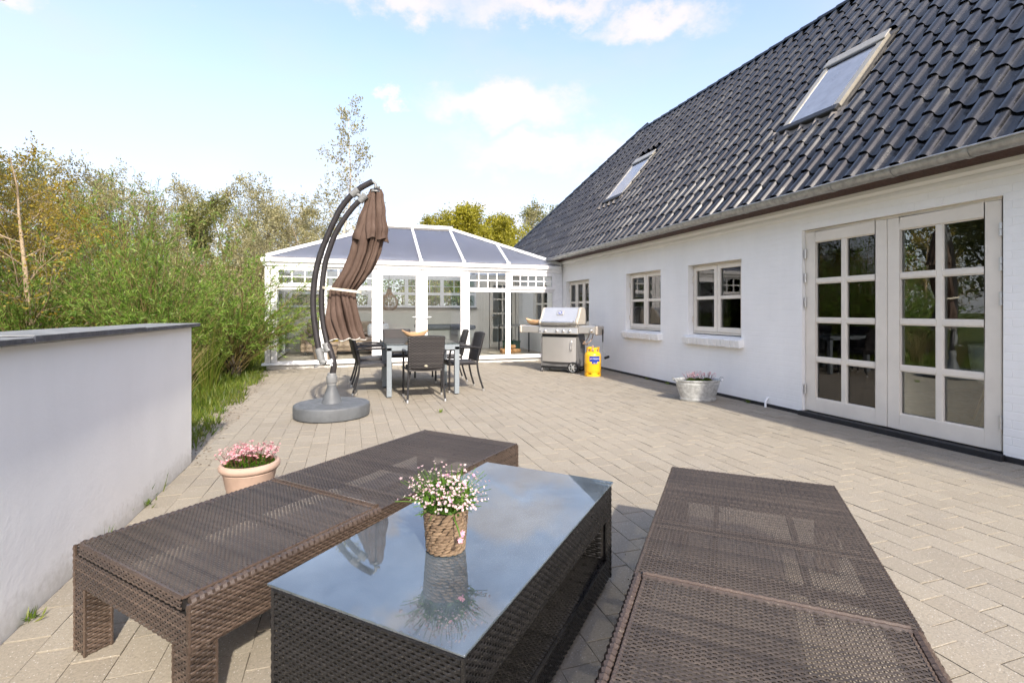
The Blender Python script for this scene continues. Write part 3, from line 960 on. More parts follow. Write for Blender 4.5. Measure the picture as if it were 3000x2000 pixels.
m = MB(); m.box(XL+.02, XR, YC-.02, YBK, -.04, .075); cp(m, 'floor_slab', M['floor2'])
m = MB(); m.box(XL-.02, XR-.005, YC-.045, YC-.021, -.03, .058); cp(m, 'base_course', M['trim'])
m = MB(); m.prism([(YC-.10, .076), (YC-.10, .098), (YC-.045, .128), (YC+.05, .128), (YC+.05, .076)], 'x', XL-.11, XR-.01); cp(m, 'cill', M['upvc'], bevel=.004)
m = MB(); m.box(XL-.11, XL-.02, YC-.04, YBK, .076, .12); cp(m, 'cill', M['upvc'])
# posts
for (a, b) in [(XL, -1.47), (-.60, -.50), (.475, .545), (2.545, 2.605), (3.535, 3.605), (4.745, XR-.005)]:
    m = MB(); m.box(a, b, YC-.03, YC+.05, .13, 2.115); cp(m, 'post', M['upvc'], bevel=.005)
m = MB(); m.box(XL-.055, XL-.002, YC-.038, YC+.03, .13, 2.115); cp(m, 'corner_cover', M['upvc'], bevel=.01)
m = MB(); m.tube([(XL+.062, YC-.042, .13), (XL+.062, YC-.042, 2.10)], .006, 6); cp(m, 'corner_seal', M['greypaint'])
# header and moulded gutter
m = MB(); m.box(XL, XR-.005, YC-.03, YC+.05, 2.116, 2.25); cp(m, 'header', M['upvc'])
m = MB(); m.prism([(YC-.035, 2.12), (YC-.06, 2.135), (YC-.075, 2.19), (YC-.115, 2.215), (YC-.125, 2.285), (YC-.10, 2.30), (YC-.035, 2.30)], 'x', XL-.09, 4.90); cg = cp(m, 'gutter', M['upvc'], smooth=True)
for x in (1.52, 4.80):
    m = MB(); m.prism([(YC-.036, 2.115), (YC-.066, 2.13), (YC-.081, 2.187), (YC-.121, 2.212), (YC-.132, 2.287), (YC-.10, 2.306), (YC-.036, 2.306)], 'x', x-.05, x+.05); m.build('gutter_joint', M['upvc'], cg)
m = MB(); m.prism([(XL-.035, 2.12), (XL-.06, 2.135), (XL-.075, 2.19), (XL-.115, 2.215), (XL-.125, 2.285), (XL-.10, 2.30), (XL-.035, 2.30)], 'y', YC-.09, YBK); cp(m, 'gutter', M['upvc'])
# panes between a list of bars, each pane its own piece
def glazed(parent, x0, x1, z0, z1, nc, nr, bar, y, mat=None):
    w = (x1-x0)/nc; h = (z1-z0)/nr
    bmb = MB()
    for i in range(1, nc): bmb.box(x0+i*w-bar/2, x0+i*w+bar/2, y-.014, y+.016, z0, z1)
    for j in range(1, nr):
        for i in range(nc):
            a = x0+i*w+(bar/2 if i else 0); b = x0+(i+1)*w-(bar/2 if i < nc-1 else 0)
            bmb.box(a, b, y-.012, y+.014, z0+j*h-bar/2, z0+j*h+bar/2)
    if nc*nr > 1: bmb.build('glazing_bar', M['upvc'], parent)
    for i in range(nc):
        for j in range(nr):
            g = MB()
            a = x0+i*w+(bar/2 if i else -.004); b = x0+(i+1)*w-(bar/2 if i < nc-1 else -.004)
            c = z0+j*h+(bar/2 if j else -.004); d = z0+(j+1)*h-(bar/2 if j < nr-1 else -.004)
            g.box(a, b, y-.003, y+.003, c, d)
            g.build('pane', mat or M['cglass'], parent)
def frame_mb(x0, x1, z0, z1, t, y0, y1, tb=None, tt=None):
    m = MB(); tb = tb or t; tt = tt or t
    m.box(x0, x0+t, y0, y1, z0, z1); m.box(x1-t, x1, y0, y1, z0, z1)
    m.box(x0+t, x1-t, y0, y1, z0, z0+tb); m.box(x0+t, x1-t, y0, y1, z1-tt, z1)
    return m
BAYS = [(-1.47, -.60, 3, True), (-.50, .475, 4, False), (2.605, 3.535, 4, False), (3.605, 4.745, 5, True)]
for (a, b, nc, opening) in BAYS:
    w = cp(frame_mb(a, b, .13, 1.675, .028, YC-.012, YC+.03, .03, .03), 'fixed_window', M['upvc'], bevel=.003)
    glazed(w, a+.028, b-.028, .16, 1.645, 1, 1, .02, YC+.006)
    m = MB(); m.box(a, b, YC-.022, YC+.04, 1.676, 1.712); cp(m, 'transom', M['upvc'], bevel=.003)
    if opening:
        w = cp(frame_mb(a-.012, b+.012, 1.713, 2.114, .075, YC-.048, YC+.02), 'top_window', M['upvc'], bevel=.006)
        glazed(w, a+.063, b-.063, 1.788, 2.039, nc, 2, .024, YC-.012)
    else:
        w = cp(frame_mb(a, b, 1.713, 2.114, .024, YC-.014, YC+.03), 'top_window', M['upvc'], bevel=.003)
        glazed(w, a+.024, b-.024, 1.737, 2.09, nc, 2, .026, YC+.004)
# glazed double door
for (a, b, hs) in [(.55, 1.518, 1), (1.526, 2.54, -1)]:
    w = cp(frame_mb(a, b, .135, 2.112, .125, YC-.045, YC+.03, .15, .125), 'door_leaf', M['upvc'], bevel=.006)
    glazed(w, a+.125, b-.125, .285, 1.987, 1, 1, .02, YC-.004)
    xh = b-.062 if hs > 0 else a+.062
    m = MB(); m.tube([(xh, YC-.045, 1.06), (xh, YC-.09, 1.06), (xh-hs*.03, YC-.10, 1.06), (xh-hs*.14, YC-.10, 1.065)], .011, 8)
    m.box(xh-.018, xh+.018, YC-.053, YC-.0455, .88, 1.10); m.build('handle', M['upvc'], w, smooth=True)
    m = MB(); m.tube([(xh, YC-.053, .94), (xh, YC-.062, .94)], .010, 10); m.build('lock_cylinder', M['greypaint'], w)
    xo = a+.03 if hs > 0 else b-.03
    for z in (.35, 1.05, 1.90):
        m = MB(); m.tube([(xo-hs*.045, YC-.055, z-.045), (xo-hs*.045, YC-.055, z+.045)], .012, 8); m.build('hinge', M['upvc'], w, smooth=True)
# roof: hipped
ZE, ZR, YE, YR = 2.315, 3.34, YC-.06, 13.0
XE0, XE1, XR0, XR1 = XL-.03, 4.94, .874, 2.48
YE2 = 2*YR - YE
def hipl(x):          # y where a rafter at x ends
    if x < XR0: return YE + (YR-YE)*(x-XE0)/(XR0-XE0)
    if x > XR1: return YE + (YR-YE)*(XE1-x)/(XE1-XR1)
    return YR
def zf(y): return ZE + (ZR-ZE)*(y-YE)/(YR-YE)
RAFT = [-.50, .50, 1.50, 2.48, 3.55]
xs = [XE0] + RAFT + [XE1]
for a, b in zip(xs[:-1], xs[1:]):
    mids = [x for x in (XR0, XR1) if a < x < b]
    top = [a] + mids + [b]
    def pts(dz, flip):
        P = [(a, YE, ZE-dz)] + ([(b, YE, ZE-dz)])
        for x in reversed(top):
            y = hipl(x)
            if y - YE < .01: continue
            P.append((x, y, zf(y)-dz))
        if flip: P = [(p[0], 2*YR-p[1], p[2]) for p in P]
        return P
    for flip in (False, True):
        m = MB(); P = pts(0, flip); Q = pts(.028, flip); n = len(P)
        m.add(P+Q, [tuple(range(n)), tuple(range(2*n-1, n-1, -1))] + [(i, n+i, n+(i+1) % n, (i+1) % n) for i in range(n)])
        cp(m, 'roof_panel', M['polyroof'])
for (x, xr) in ((XE0, XR0), (XE1, XR1)):
    m = MB(); P = [(x, YE, ZE), (xr, YR, ZR), (x, YE2, ZE)]; Q = [(p[0], p[1], p[2]-.028) for p in P]
    m.add(P+Q, [(0,1,2), (5,4,3), (0,3,4,1), (1,4,5,2), (2,5,3,0)]); cp(m, 'roof_panel', M['polyroof'])
for x in RAFT:
    y = hipl(x)
    m = MB(); m.beam((x, YE-.02, ZE+.016), (x, y, zf(y)+.016), .062, .05); m.box(x-.042, x+.042, YE-.055, YE-.005, ZE-.01, ZE+.05)
    cp(m, 'rafter', M['upvc'], bevel=.006)
    m = MB(); m.beam((x, YE2+.02, ZE+.016), (x, 2*YR-y, zf(y)+.016), .062, .05); cp(m, 'rafter', M['upvc'])
for (x, xr) in ((XE0, XR0), (XE1, XR1)):
    for yy in (YE, YE2):
        m = MB(); m.beam((x, yy, ZE+.02), (xr, YR, ZR+.03), .10, .075); cp(m, 'hip_rafter', M['upvc'], bevel=.012)
m = MB(); m.beam((XR0-.08, YR, ZR+.03), (XR1+.08, YR, ZR+.03), .16, .10); cp(m, 'ridge_beam', M['upvc'], bevel=.02)
m = MB(); m.beam((XR0-.02, YR-.055, ZR-.03), (XR1+.02, YR-.055, ZR-.03), .12, .05); cp(m, 'ridge_flashing', M['greypaint'])
# eaves strip under the panels (leaf-strewn)
m = MB(); m.box(XL-.07, 4.90, YE-.01, YE+.03, ZE-.018, ZE-.002); cp(m, 'eaves_strip', M['flash'])
# side and back walls
m = frame_mb(0, 1, 0, 1, .05, 0, 1) if False else MB()
for (a, b) in [(YC+.05, YC+.11), (12.4, 12.46), (13.55, 13.61), (YBK-.1, YBK)]:
    m.box(XL, XL+.06, a, b, .13, 2.24)
for z in (.13, 1.68, 2.18): m.box(XL+.002, XL+.058, YC+.05, YBK, z, z+.06)
side = cp(m, 'side_frame', M['upvc'])
for (a, b) in [(YC+.11, 12.4), (12.46, 13.55), (13.61, YBK-.1)]:
    for (c, d) in [(.19, 1.68), (1.74, 2.18)]:
        g = MB(); g.box(XL+.027, XL+.033, a, b, c, d); g.build('pane', M['cglass'], side)
m = MB(); m.box(XL, 3.62, YBK-.12, YBK, .076, 1.30); m.box(3.62, 4.02, YBK-.12, YBK, .076, 2.3); m.box(4.88, XR-.004, YBK-.12, YBK, .076, 2.3); m.box(4.02, 4.88, YBK-.12, YBK, 2.10, 2.3)
cp(m, 'back_wall', M['backwall'])
m = MB(); m.box(XL+.06, 3.62, YBK-.22, YBK-.121, 1.27, 1.305); cp(m, 'window_board', M['greypaint'])
m = MB(); m.box(XL, 3.62, YBK-.1, YBK, 2.16, 2.30); cp(m, 'back_header', M['upvc'])
for i in range(5):
    a = XL + .06 + i*(3.56-XL)/5; b = a + (3.56-XL)/5
    w = cp(frame_mb(a, b, 1.306, 2.16, .05, YBK-.09, YBK-.03), 'rear_window', M['upvc'])
    m = MB(); m.box(a+.05, b-.05, YBK-.085, YBK-.04, 1.66, 1.74); m.build('transom', M['upvc'], w)
    glazed(w, a+.05, b-.05, 1.356, 1.66, 1, 1, .02, YBK-.06)
    glazed(w, a+.05, b-.05, 1.74, 2.11, 3, 2, .022, YBK-.06)
# cream inner door in the back wall
w = cp(frame_mb(4.045, 4.86, .09, 2.09, .10, YBK-.115, YBK-.07, .17), 'inner_door', M['cream'], bevel=.004)
gl = MB()
x0, x1, z0, z1 = 4.145, 4.76, .26, 1.99
xm = (x0+x1)/2; h = (z1-z0)/4
m = MB(); m.box(xm-.022, xm+.022, YBK-.112, YBK-.075, z0, z1)
for i in range(1, 4):
    m.box(x0, xm-.022, YBK-.110, YBK-.075, z0+i*h-.022, z0+i*h+.022); m.box(xm+.022, x1, YBK-.110, YBK-.075, z0+i*h-.022, z0+i*h+.022)
m.build('glazing_bar', M['cream'], w)
for i in range(4):
    for (a, b) in ((x0, xm-.022), (xm+.022, x1)):
        g = MB(); g.box(a, b, YBK-.095, YBK-.089, z0+i*h+(.022 if i else 0), z0+(i+1)*h-(.022 if i < 3 else 0)); g.build('pane', M['cglass'], w)
m = MB(); m.tube([(4.09, YBK-.115, 1.05), (4.09, YBK-.16, 1.05), (4.20, YBK-.165, 1.05)], .010, 8); m.build('handle', M['chrome'], w)
# room behind the inner door
m = MB(); m.quad((3.7, YBK, .06), (4.97, YBK, .06), (4.97, 16.9, .06), (3.7, 16.9, .06)); m.quad((3.7, 16.9, .06), (4.97, 16.9, .06), (4.97, 16.9, 2.3), (3.7, 16.9, 2.3)); m.quad((3.7, YBK, .06), (3.7, 16.9, .06), (3.7, 16.9, 2.3), (3.7, YBK, 2.3)); m.quad((3.7, YBK, 2.3), (4.97, YBK, 2.3), (4.97, 16.9, 2.3), (3.7, 16.9, 2.3))
cp(m, 'rear_porch', M['wall'], recalc=False)

# ---- things inside
g = tag(empty('pendant_lamp', (.92, 12.75, 1.22)), 'slatted wooden pendant lamp hanging inside the conservatory', 'lamp')
M['slatwood'] = mat_plain('birch_slat', (.17, .09, .038), .5, var=.15)
prof = [(.09, .0), (.155, .03), (.20, .11), (.215, .20), (.19, .29), (.13, .36), (.075, .40), (.058, .46), (.052, .52)]
for k in range(34):
    a = 2*pi*k/34
    m = MB(); m.tube([(r*cos(a), r*sin(a), z) for r, z in prof], .0075, 4); m.build('slat', M['slatwood'], g)
m = MB(); m.lathe([(.13, .005), (.14, .012)], 24); m.lathe([(.045, .40), (.05, .56), (.02, .58)], 16); m.build('ring', M['dark'], g)
m = MB(); m.tube([(0, 0, .56), (0, 0, 2.02)], .004, 5); m.build('cable', M['black'], g)
m = MB(); m.lathe([(.0, .30), (.025, .31), (.03, .33), (.015, .37), (.012, .42)], 14); m.build('bulb', M['upvc'], g, smooth=True)
M['sofa'] = mat_plain('beige_upholstery', (.36, .265, .20), .9, var=.08, bump=.2, bscale=120)
g = tag(empty('sofa', (-.1, 13.9, .076)), 'beige upholstered sofa against the back wall inside the conservatory', 'sofa')
m = MB(); m.box(-1.0, 1.0, -.42, .42, .08, .42); m.build('seat_base', M['sofa'], g, bevel=.04)
m = MB(); m.box(-1.0, 1.0, .24, .46, .42, .84); m.build('backrest', M['sofa'], g, bevel=.05)
for x in (-1.1, 1.0):
    m = MB(); m.box(x, x+.12, -.42, .46, .08, .62); m.build('armrest', M['sofa'], g, bevel=.03)
for x in (-.98, .98):
    for y in (-.36, .36):
        m = MB(); m.box(x-.03, x+.03, y-.03, y+.03, 0, .08); m.build('leg', M['dark'], g)
m = MB(); m.box(-.28, .28, -.08, .08, 0, .36, Matrix.Translation((.72, 13.86, .50)) @ Matrix.Rotation(-.25, 4, 'X'))
tag(m.build('cushion', M['upvc'], bevel=.05), 'white cushion propped on the beige sofa', 'cushion')
M['navy'] = mat_plain('navy_cover', (.028, .032, .05), .6, var=.15)
M['greypanel'] = mat_plain('grey_side_panel', (.16, .16, .165), .6, var=.1)
g = tag(empty('spa_table', (2.22, 13.0, .076)), 'large low cabinet with dark navy cover behind the double door of the conservatory', 'cabinet')
m = MB(); m.box(-.52, .75, -.75, .75, 0, .66); m.build('cabinet_side', M['greypanel'], g, bevel=.01)
m = MB(); m.box(-.56, .79, -.79, .79, .662, .76); m.build('cover', M['navy'], g, bevel=.02)
M['crate'] = mat_plain('green_plastic_crate', (.006, .085, .035), .4, var=.1)
def crate(loc, rz, label):
    g = tag(empty('bottle_crate', loc, rz), label, 'crate', 'green bottle crates')
    m = MB()
    for (a, b, c, d) in [(-.2, .2, -.15, -.14), (-.2, .2, .14, .15), (-.2, -.19, -.14, .14), (.19, .2, -.14, .14)]:
        m.box(a, b, c, d, 0, .26)
    m.build('side_wall', M['crate'], g)
    m = MB(); m.box(-.19, .19, -.14, .14, .004, .014); m.build('bottom', M['crate'], g)
    m = MB()
    for x in (-.095, 0, .095): m.box(x-.003, x+.003, -.14, .14, .014, .16)
    m.build('divider', M['crate'], g)
    m = MB(); m.box(-.21, .21, -.16, -.15, .25, .29); m.box(-.21, .21, .15, .16, .25, .29); m.build('rim', M['crate'], g)
crate((4.32, 13.35, .076), .1, 'green bottle crate holding two bottles beside the firewood')
crate((2.98, 13.4, .076), 1.4, 'green bottle crate partly hidden by the right hand dining chairs')
crate((2.98, 13.4, .368), 1.4, 'green bottle crate stacked on the crate behind the right hand dining chairs')
M['bottle'] = mat_plain('dark_green_bottle', (.008, .012, .006), .12, var=.05)
for (x, t) in ((4.30, 'left'), (4.39, 'right')):
    g = tag(empty('bottle', (x, 13.34, .092)), f'dark glass bottle standing in the green crate, {t} one of two', 'bottle', 'bottles in the green crate')
    m = MB(); m.lathe([(.034, 0), (.036, .01), (.036, .18), (.03, .21), (.015, .24), (.013, .30), (.015, .302), (.015, .315), (.0, .316)], 14); m.build('glass_body', M['bottle'], g, smooth=True)
    m = MB(); m.lathe([(.0368, .06), (.0368, .14)], 14); m.build('paper_label', M['badge'], g)
M['log'] = mat_plain('split_log', (.36, .19, .085), .85, var=.3, scale=14, bump=.3)
for i, (x, y, a, z, t) in enumerate([(3.95, 12.62, .2, .13, 'lying nearest the glass'), (4.22, 12.66, .5, .13, 'lying right of the pile'), (4.0, 12.86, -.1, .13, 'lying behind the others'), (4.08, 12.72, .3, .235, 'resting on top of the pile')]):
    m = MB(); r = random.Random(i)
    m.lathe([(.0, -.15), (.058, -.15), (.064, -.05), (.06, .08), (.055, .15), (.0, .15)], 9); m.xf(Matrix.Translation((x, y, z)) @ Matrix.Rotation(a, 4, 'Z') @ Matrix.Rotation(pi/2, 4, 'Y'))
    tag(m.build('firewood_log', M['log'], smooth=True), f'orange brown firewood log {t} inside the conservatory', 'log', 'firewood logs')
g = tag(empty('side_table', (4.35, 13.1, .076)), 'small table on thin black legs inside the conservatory, right of the inner door', 'table')
m = MB(); m.box(-.32, .32, -.3, .6, .70, .74); m.build('tabletop', M['greypaint'], g)
for x in (-.30, .30):
    for y in (-.28, .57):
        m = MB(); m.box(x-.017, x+.017, y-.017, y+.017, 0, .70); m.build('leg', M['black'], g)
g = tag(empty('planter', (-.55, 12.1, .076)), 'big terracotta planter with yellow flowers inside the conservatory, left of the parasol', 'planter')
m = MB(); m.lathe([(.22, 0), (.23, .01), (.28, .36), (.32, .37), (.32, .43), (.285, .43), (.26, .36), (.0, .36)], 28); m.build('pot', M['terracotta'], g, smooth=True)
def leaf_cloud(rs, n, cen, rad, L, W, up=.3):
    c = rs.normal(size=(n, 3)); c /= np.linalg.norm(c, axis=1)[:, None]; c *= (rs.random((n, 1)) ** .4)
    P = np.array(cen) + c*np.array(rad)
    return leaf_quads(rs, P, L, W, up)
def leaf_quads(rs, P, L, W, up=0.0, D=None, dj=.6):
    n = len(P)
    if D is None: D = rs.normal(size=(n, 3)); D[:, 2] += up
    else: D = D + rs.normal(size=(n, 3))*dj
    D /= np.linalg.norm(D, axis=1)[:, None] + 1e-9
    S = np.cross(D, rs.normal(size=(n, 3))); S /= np.linalg.norm(S, axis=1)[:, None] + 1e-9
    l = L*(.6 + .8*rs.random((n, 1))); w = W*(.6 + .8*rs.random((n, 1)))
    N = np.cross(D, S)
    V = np.stack([P, P + D*l*.45 + S*w*.5 + N*w*.12, P + D*l, P + D*l*.45 - S*w*.5 + N*w*.12], 1).reshape(-1, 3)
    F = np.arange(4*n).reshape(n, 4)
    return V, F
def merge(parts):
    Vs, Fs = [], []; o = 0
    for V, F in parts: Vs.append(V); Fs.append(F + o); o += len(V)
    return np.vstack(Vs), np.vstack(Fs)
rs = np.random.default_rng(3)
V, F = leaf_cloud(rs, 500, (0, 0, .62), (.32, .32, .28), .16, .04, .8)
link('foliage', fast_mesh('foliage', V, F, M['leaf_green']), g)
V, F = leaf_cloud(rs, 60, (.22, -.1, .55), (.1, .16, .12), .07, .06)
M['yflower'] = mat_leaf('yellow_petals', (.75,.48,.01), (.8,.55,.02), (.8,.6,.05), .2)
link('blossom', fast_mesh('blossom', V, F, M['yflower']), g)
# ================================================================== garden wall
gw = tag(empty('garden_wall', (-1.35, 2.0, 0)), 'white rendered garden wall with dark slate coping left of the loungers', 'wall')
m = MB(); m.box(.15-.255, .15, -3.5, 2.545, -.05, 1.075)
m.build('wall_body', M['render'], gw, bevel=.008)
yy = 2.60; k = 0
for L in (1.12, 1.10, 1.14, 1.10, 1.1):
    d = [.0, .004, -.003, .002, 0][k]
    m = MB(); m.box(-.155, .198, yy-L+.004, yy-.004, 1.0765+d*.3, 1.103+d)
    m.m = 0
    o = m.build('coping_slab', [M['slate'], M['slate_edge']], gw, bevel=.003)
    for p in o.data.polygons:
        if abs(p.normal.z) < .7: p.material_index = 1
    yy -= L; k += 1

# ================================================================== woven furniture
def weave(O, U, V, N, lu, lv, pu, pv, w, amp, sub=1, stake=.0, sag=None, crown=.35):
    """strands along U passing over and under stakes spaced pu; pv apart"""
    O, U, V, N = [np.array(x, float) for x in (O, U, V, N)]
    nu = max(2, int(round(lu/pu))); nv = max(1, int(round(lv/pv)))
    ns = nu*sub + 1
    t = np.linspace(0, lu, ns); ph = np.arange(ns)/sub*pi
    j = np.arange(nv); vc = (j+.5)*lv/nv
    base = amp*np.cos(ph[None, :] + j[:, None]*pi)
    Vs = []
    for dv, dn in ((-w/2, 0), (0, crown*w), (w/2, 0)):
        Vs.append(O + t[None, :, None]*U + (vc[:, None, None]+dv)*V + (base+dn)[:, :, None]*N)
    P = np.stack(Vs, 2)                      # nv, ns, 3, xyz
    idx = np.arange(nv*ns*3).reshape(nv, ns, 3)
    F = []
    for a in (0, 1):
        F.append(np.stack([idx[:, :-1, a], idx[:, 1:, a], idx[:, 1:, a+1], idx[:, :-1, a+1]], -1).reshape(-1, 4))
    F = np.vstack(F); P = P.reshape(-1, 3)
    out = [(P, F)]
    if stake:
        u = np.arange(nu+1)*lu/nu
        Q = []
        for du in (-stake/2, stake/2):
            for vv in (0, lv): Q.append(O + (u[:, None]+du)*U + vv*V)
        Q = np.stack(Q, 1).reshape(-1, 3)
        G = np.arange((nu+1)*4).reshape(-1, 4)[:, [0, 2, 3, 1]]
        out.append((Q, G))
    return merge(out)
def wmesh(name, parts, mat, parent):
    V, F = merge(parts)
    return link(name, fast_mesh(name, V, F, mat, smooth=True), parent)
def bead(mb, a, b, r, step=.008, n=5):
    a = Vector(a); b = Vector(b); L = (b-a).length; k = max(4, int(L/step))
    mb.tube([a + (b-a)*i/k for i in range(k+1)], [r*(1.0 if i % 2 else .72) for i in range(k+1)], n, cap=True)
def lounger(loc, rz, label):
    g = tag(empty('woven_lounger', loc, rz), label, 'lounger', 'brown woven loungers')
    W, L, T = .365, .96, .385
    hy = -.205                                # seam between seat and back panel
    X, Y, Z = (1,0,0), (0,1,0), (0,0,1)
    # seat: strands run across
    wmesh('seat', [weave((-W+.006, hy+.012, T-.004), X, Y, Z, 2*W-.012, L-hy-.02, .0122, .0080, .0072, .0026, 1, .0040)], M['rattan_top'], g)
    m = MB()
    for x in (-W+.006, W-.006): bead(m, (x, hy, T-.008), (x, L-.004, T-.008), .008)
    bead(m, (-W+.006, L-.006, T-.008), (W-.006, L-.006, T-.008), .008)
    m.build('seat_edge', M['rattan'], g, smooth=True)
    m = MB()                                  # braided seam
    for dy, dz in ((0, 0), (-.010, -.004), (.009, -.003)):
        bead(m, (-W+.03, hy+dy, T+.004+dz), (W-.03, hy+dy, T+.004+dz), .0085, .014)
    m.build('seam', M['rattan'], g, smooth=True)
    # back panel lies flat between the rails
    PWd = W-.036
    bp = wmesh('back_panel', [weave((-PWd, -L+.004, T-.002), X, Y, Z, 2*PWd, L+hy-.016, .0122, .0080, .0072, .0026, 1, .0040)], M['rattan_top'], g)
    m = MB()
    for x in (-PWd, PWd): bead(m, (x, -L+.004, T-.004), (x, hy-.012, T-.004), .007)
    bead(m, (-PWd, -L+.004, T-.004), (PWd, -L+.004, T-.004), .008)
    m.build('panel_edge', M['rattan'], bp, smooth=True)
    wmesh('panel_front', [weave((-PWd, -L, T-.040), X, Z, (0,-1,0), 2*PWd, .034, .016, .0085, .0075, .002)], M['rattan'], g)
    m = MB(); m.box(-PWd+.004, PWd-.004, -L+.006, -L+.03, T-.042, T-.012)
    m.box(-PWd+.004, -PWd+.028, -L+.03, hy-.02, T-.04, T-.012); m.box(PWd-.028, PWd-.004, -L+.03, hy-.02, T-.04, T-.012)
    for y in (-.72, -.48): m.box(-PWd+.028, PWd-.028, y-.012, y+.012, T-.04, T-.014)
    m.build('panel_frame', M['core'], g)
    # side rails wrapped lengthwise on top
    for s in (-1, 1):
        m = MB(); x = s*(W-.016)
        bead(m, (x, -L+.012, T-.015), (x, hy+.01, T-.013), .0165, .011, 8)
        m.build('side_rail', M['rattan'], g, smooth=True)
    # aprons
    z0, z1 = .235, T-.052
    A = []
    zt = T-.012
    for s in (-1, 1):
        A.append(weave((s*W, -L if s > 0 else L, z0), (0, 1 if s > 0 else -1, 0), Z, (s, 0, 0), 2*L, zt-z0, .0150, .0098, .0091, .0022, 2))
    A.append(weave((-W, -L, z0), X, Z, (0,-1,0), 2*W, z1-z0+.006, .0135, .0085, .0079, .0018, 2))
    A.append(weave((W, L, z0), (-1,0,0), Z, (0,1,0), 2*W, zt-z0, .0150, .0098, .0091, .0022, 2))
    wmesh('apron', A, M['rattan'], g)
    m = MB(); t = .006
    m.box(-W+t, -W+.03, -L+t, L-t, z0+.004, T-.02); m.box(W-.03, W-t, -L+t, L-t, z0+.004, T-.02)
    m.box(-W+.03, W-.03, -L+t, -L+.03, z0+.004, T-.056); m.box(-W+.03, W-.03, L-.03, L-t, z0+.004, T-.02)
    m.build('frame_core', M['core'], g)
    m = MB()
    for (x, y) in ((-W, -L), (W, -L), (-W, L), (W, L)): bead(m, (x, y, z0), (x, y, zt), .007, .011)
    for s in (-1, 1): bead(m, (s*W, -L, z0), (s*W, L, z0), .0055, .02)
    m.build('corner_bead', M['rattan'], g, smooth=True)
    # under-bars
    for y in (-.06, .26, .58):
        m = MB(); m.box(-W+.03, W-.03, y-.012, y+.012, T-.036, T-.014); m.build('cross_bar', M['core'], g)
    for x in (-.14, .14):
        m = MB(); m.box(x-.011, x+.011, hy+.02, L-.03, T-.058, T-.037); m.build('long_bar', M['core'], g)
    # legs
    lw = .078
    for sx in (-1, 1):
        for sy in (-1, 1):
            x0 = sx*W - (lw if sx > 0 else 0); y0 = sy*L - (lw if sy > 0 else 0)
            ps = []
            for (o, u, n_) in [((x0, y0, .004), (1,0,0), (0,-1,0)), ((x0+lw, y0, .004), (0,1,0), (1,0,0)), ((x0+lw, y0+lw, .004), (-1,0,0), (0,1,0)), ((x0, y0+lw, .004), (0,-1,0), (-1,0,0))]:
                ps.append(weave(o, u, Z, n_, lw, .232, .0156, .0098, .0091, .0022, 2))
            leg = wmesh('leg', ps, M['rattan'], g)
            m = MB(); m.box(x0+.005, x0+lw-.005, y0+.005, y0+lw-.005, 0, .236); m.build('leg_core', M['core'], leg)
            m = MB()
            for (a, b) in ((0,0), (lw,0), (0,lw), (lw,lw)): bead(m, (x0+a, y0+b, .0), (x0+a, y0+b, .235), .006, .011)
            m.build('leg_edge', M['rattan'], leg, smooth=True)
    return g
lounger((.027, 2.532, 0), radians(-47.5), 'brown woven flat lounger between the garden wall and the glass topped table')
lounger((1.249, 1.271, 0), radians(-41.5), 'brown woven flat lounger in the right foreground, nearest the glazed double door')

# ---- coffee table
ct = tag(empty('coffee_table', (.446, 1.748, 0), radians(-44.5)), 'black woven coffee table with dusty glass top between the two loungers', 'coffee table')
W, L, T = .312, .612, .425
X, Y, Z = (1,0,0), (0,1,0), (0,0,1)
PU, PV, WD, AM = .0138, .0102, .0093, .0026
wmesh('end_panel', [weave((-W, -L, .025), X, Z, (0,-1,0), 2*W, T-.03, PU, PV, WD, AM, 2)], M['rattan_blk'], ct)
wmesh('end_panel', [weave((W, L, .025), (-1,0,0), Z, (0,1,0), 2*W, T-.03, PU, PV, WD, AM, 2), weave((-W+.02, L-.072, .125), X, Z, (0,-1,0), 2*W-.04, T-.145, .02, PV, WD, AM, 2)], M['rattan_blk'], ct)
for s in (1, -1):
    ps = []
    d = (0, s, 0); n_ = (s, 0, 0); y0 = -s*L
    ps.append(weave((s*W, y0, T-.125), d, Z, n_, 2*L, .12, PU, PV, WD, AM, 2))
    ps.append(weave((s*W, y0, .025), d, Z, n_, 2*L, .095, PU, PV, WD, AM, 2))
    for ya in (0, 2*L-.07):
        ps.append(weave((s*W, y0+s*ya, .120), d, Z, n_, .07, T-.245, PU, PV, WD, AM, 2))
    wmesh('side_panel', ps, M['rattan_blk'], ct)
wmesh('top_weave', [weave((-W, -L, T-.004), X, Y, Z, 2*W, 2*L, .0165, .0125, .0110, .003, 1, .006)], M['rattan_blk'], ct)
wmesh('shelf', [weave((-W+.01, -L+.06, .121), X, Y, Z, 2*W-.02, 2*L-.12, .011, .0085, .0078, .002, 1, .004)], M['rattan_blk'], ct)
m = MB(); i_ = .007
m.box(-W+i_, W-i_, -L+i_, -L+.05, .03, T-.012); m.box(-W+i_, W-i_, L-.064, L-i_, .03, T-.012)
for s in (-1, 1):
    a, b = sorted((s*(W-i_), s*(W-.035)))
    m.box(a, b, -L+.05, L-.064, T-.12, T-.012); m.box(a, b, -L+.05, L-.064, .03, .114)
m.box(-W+.035, W-.035, -L+.05, L-.064, .09, .112); m.box(-W+.035, W-.035, -L+.05, L-.064, T-.03, T-.014)
m.build('frame_core', M['core'], ct)
m = MB()
for (x, y) in ((-W,-L), (W,-L), (-W,L), (W,L)): bead(m, (x, y, .02), (x, y, T), .008, .0125)
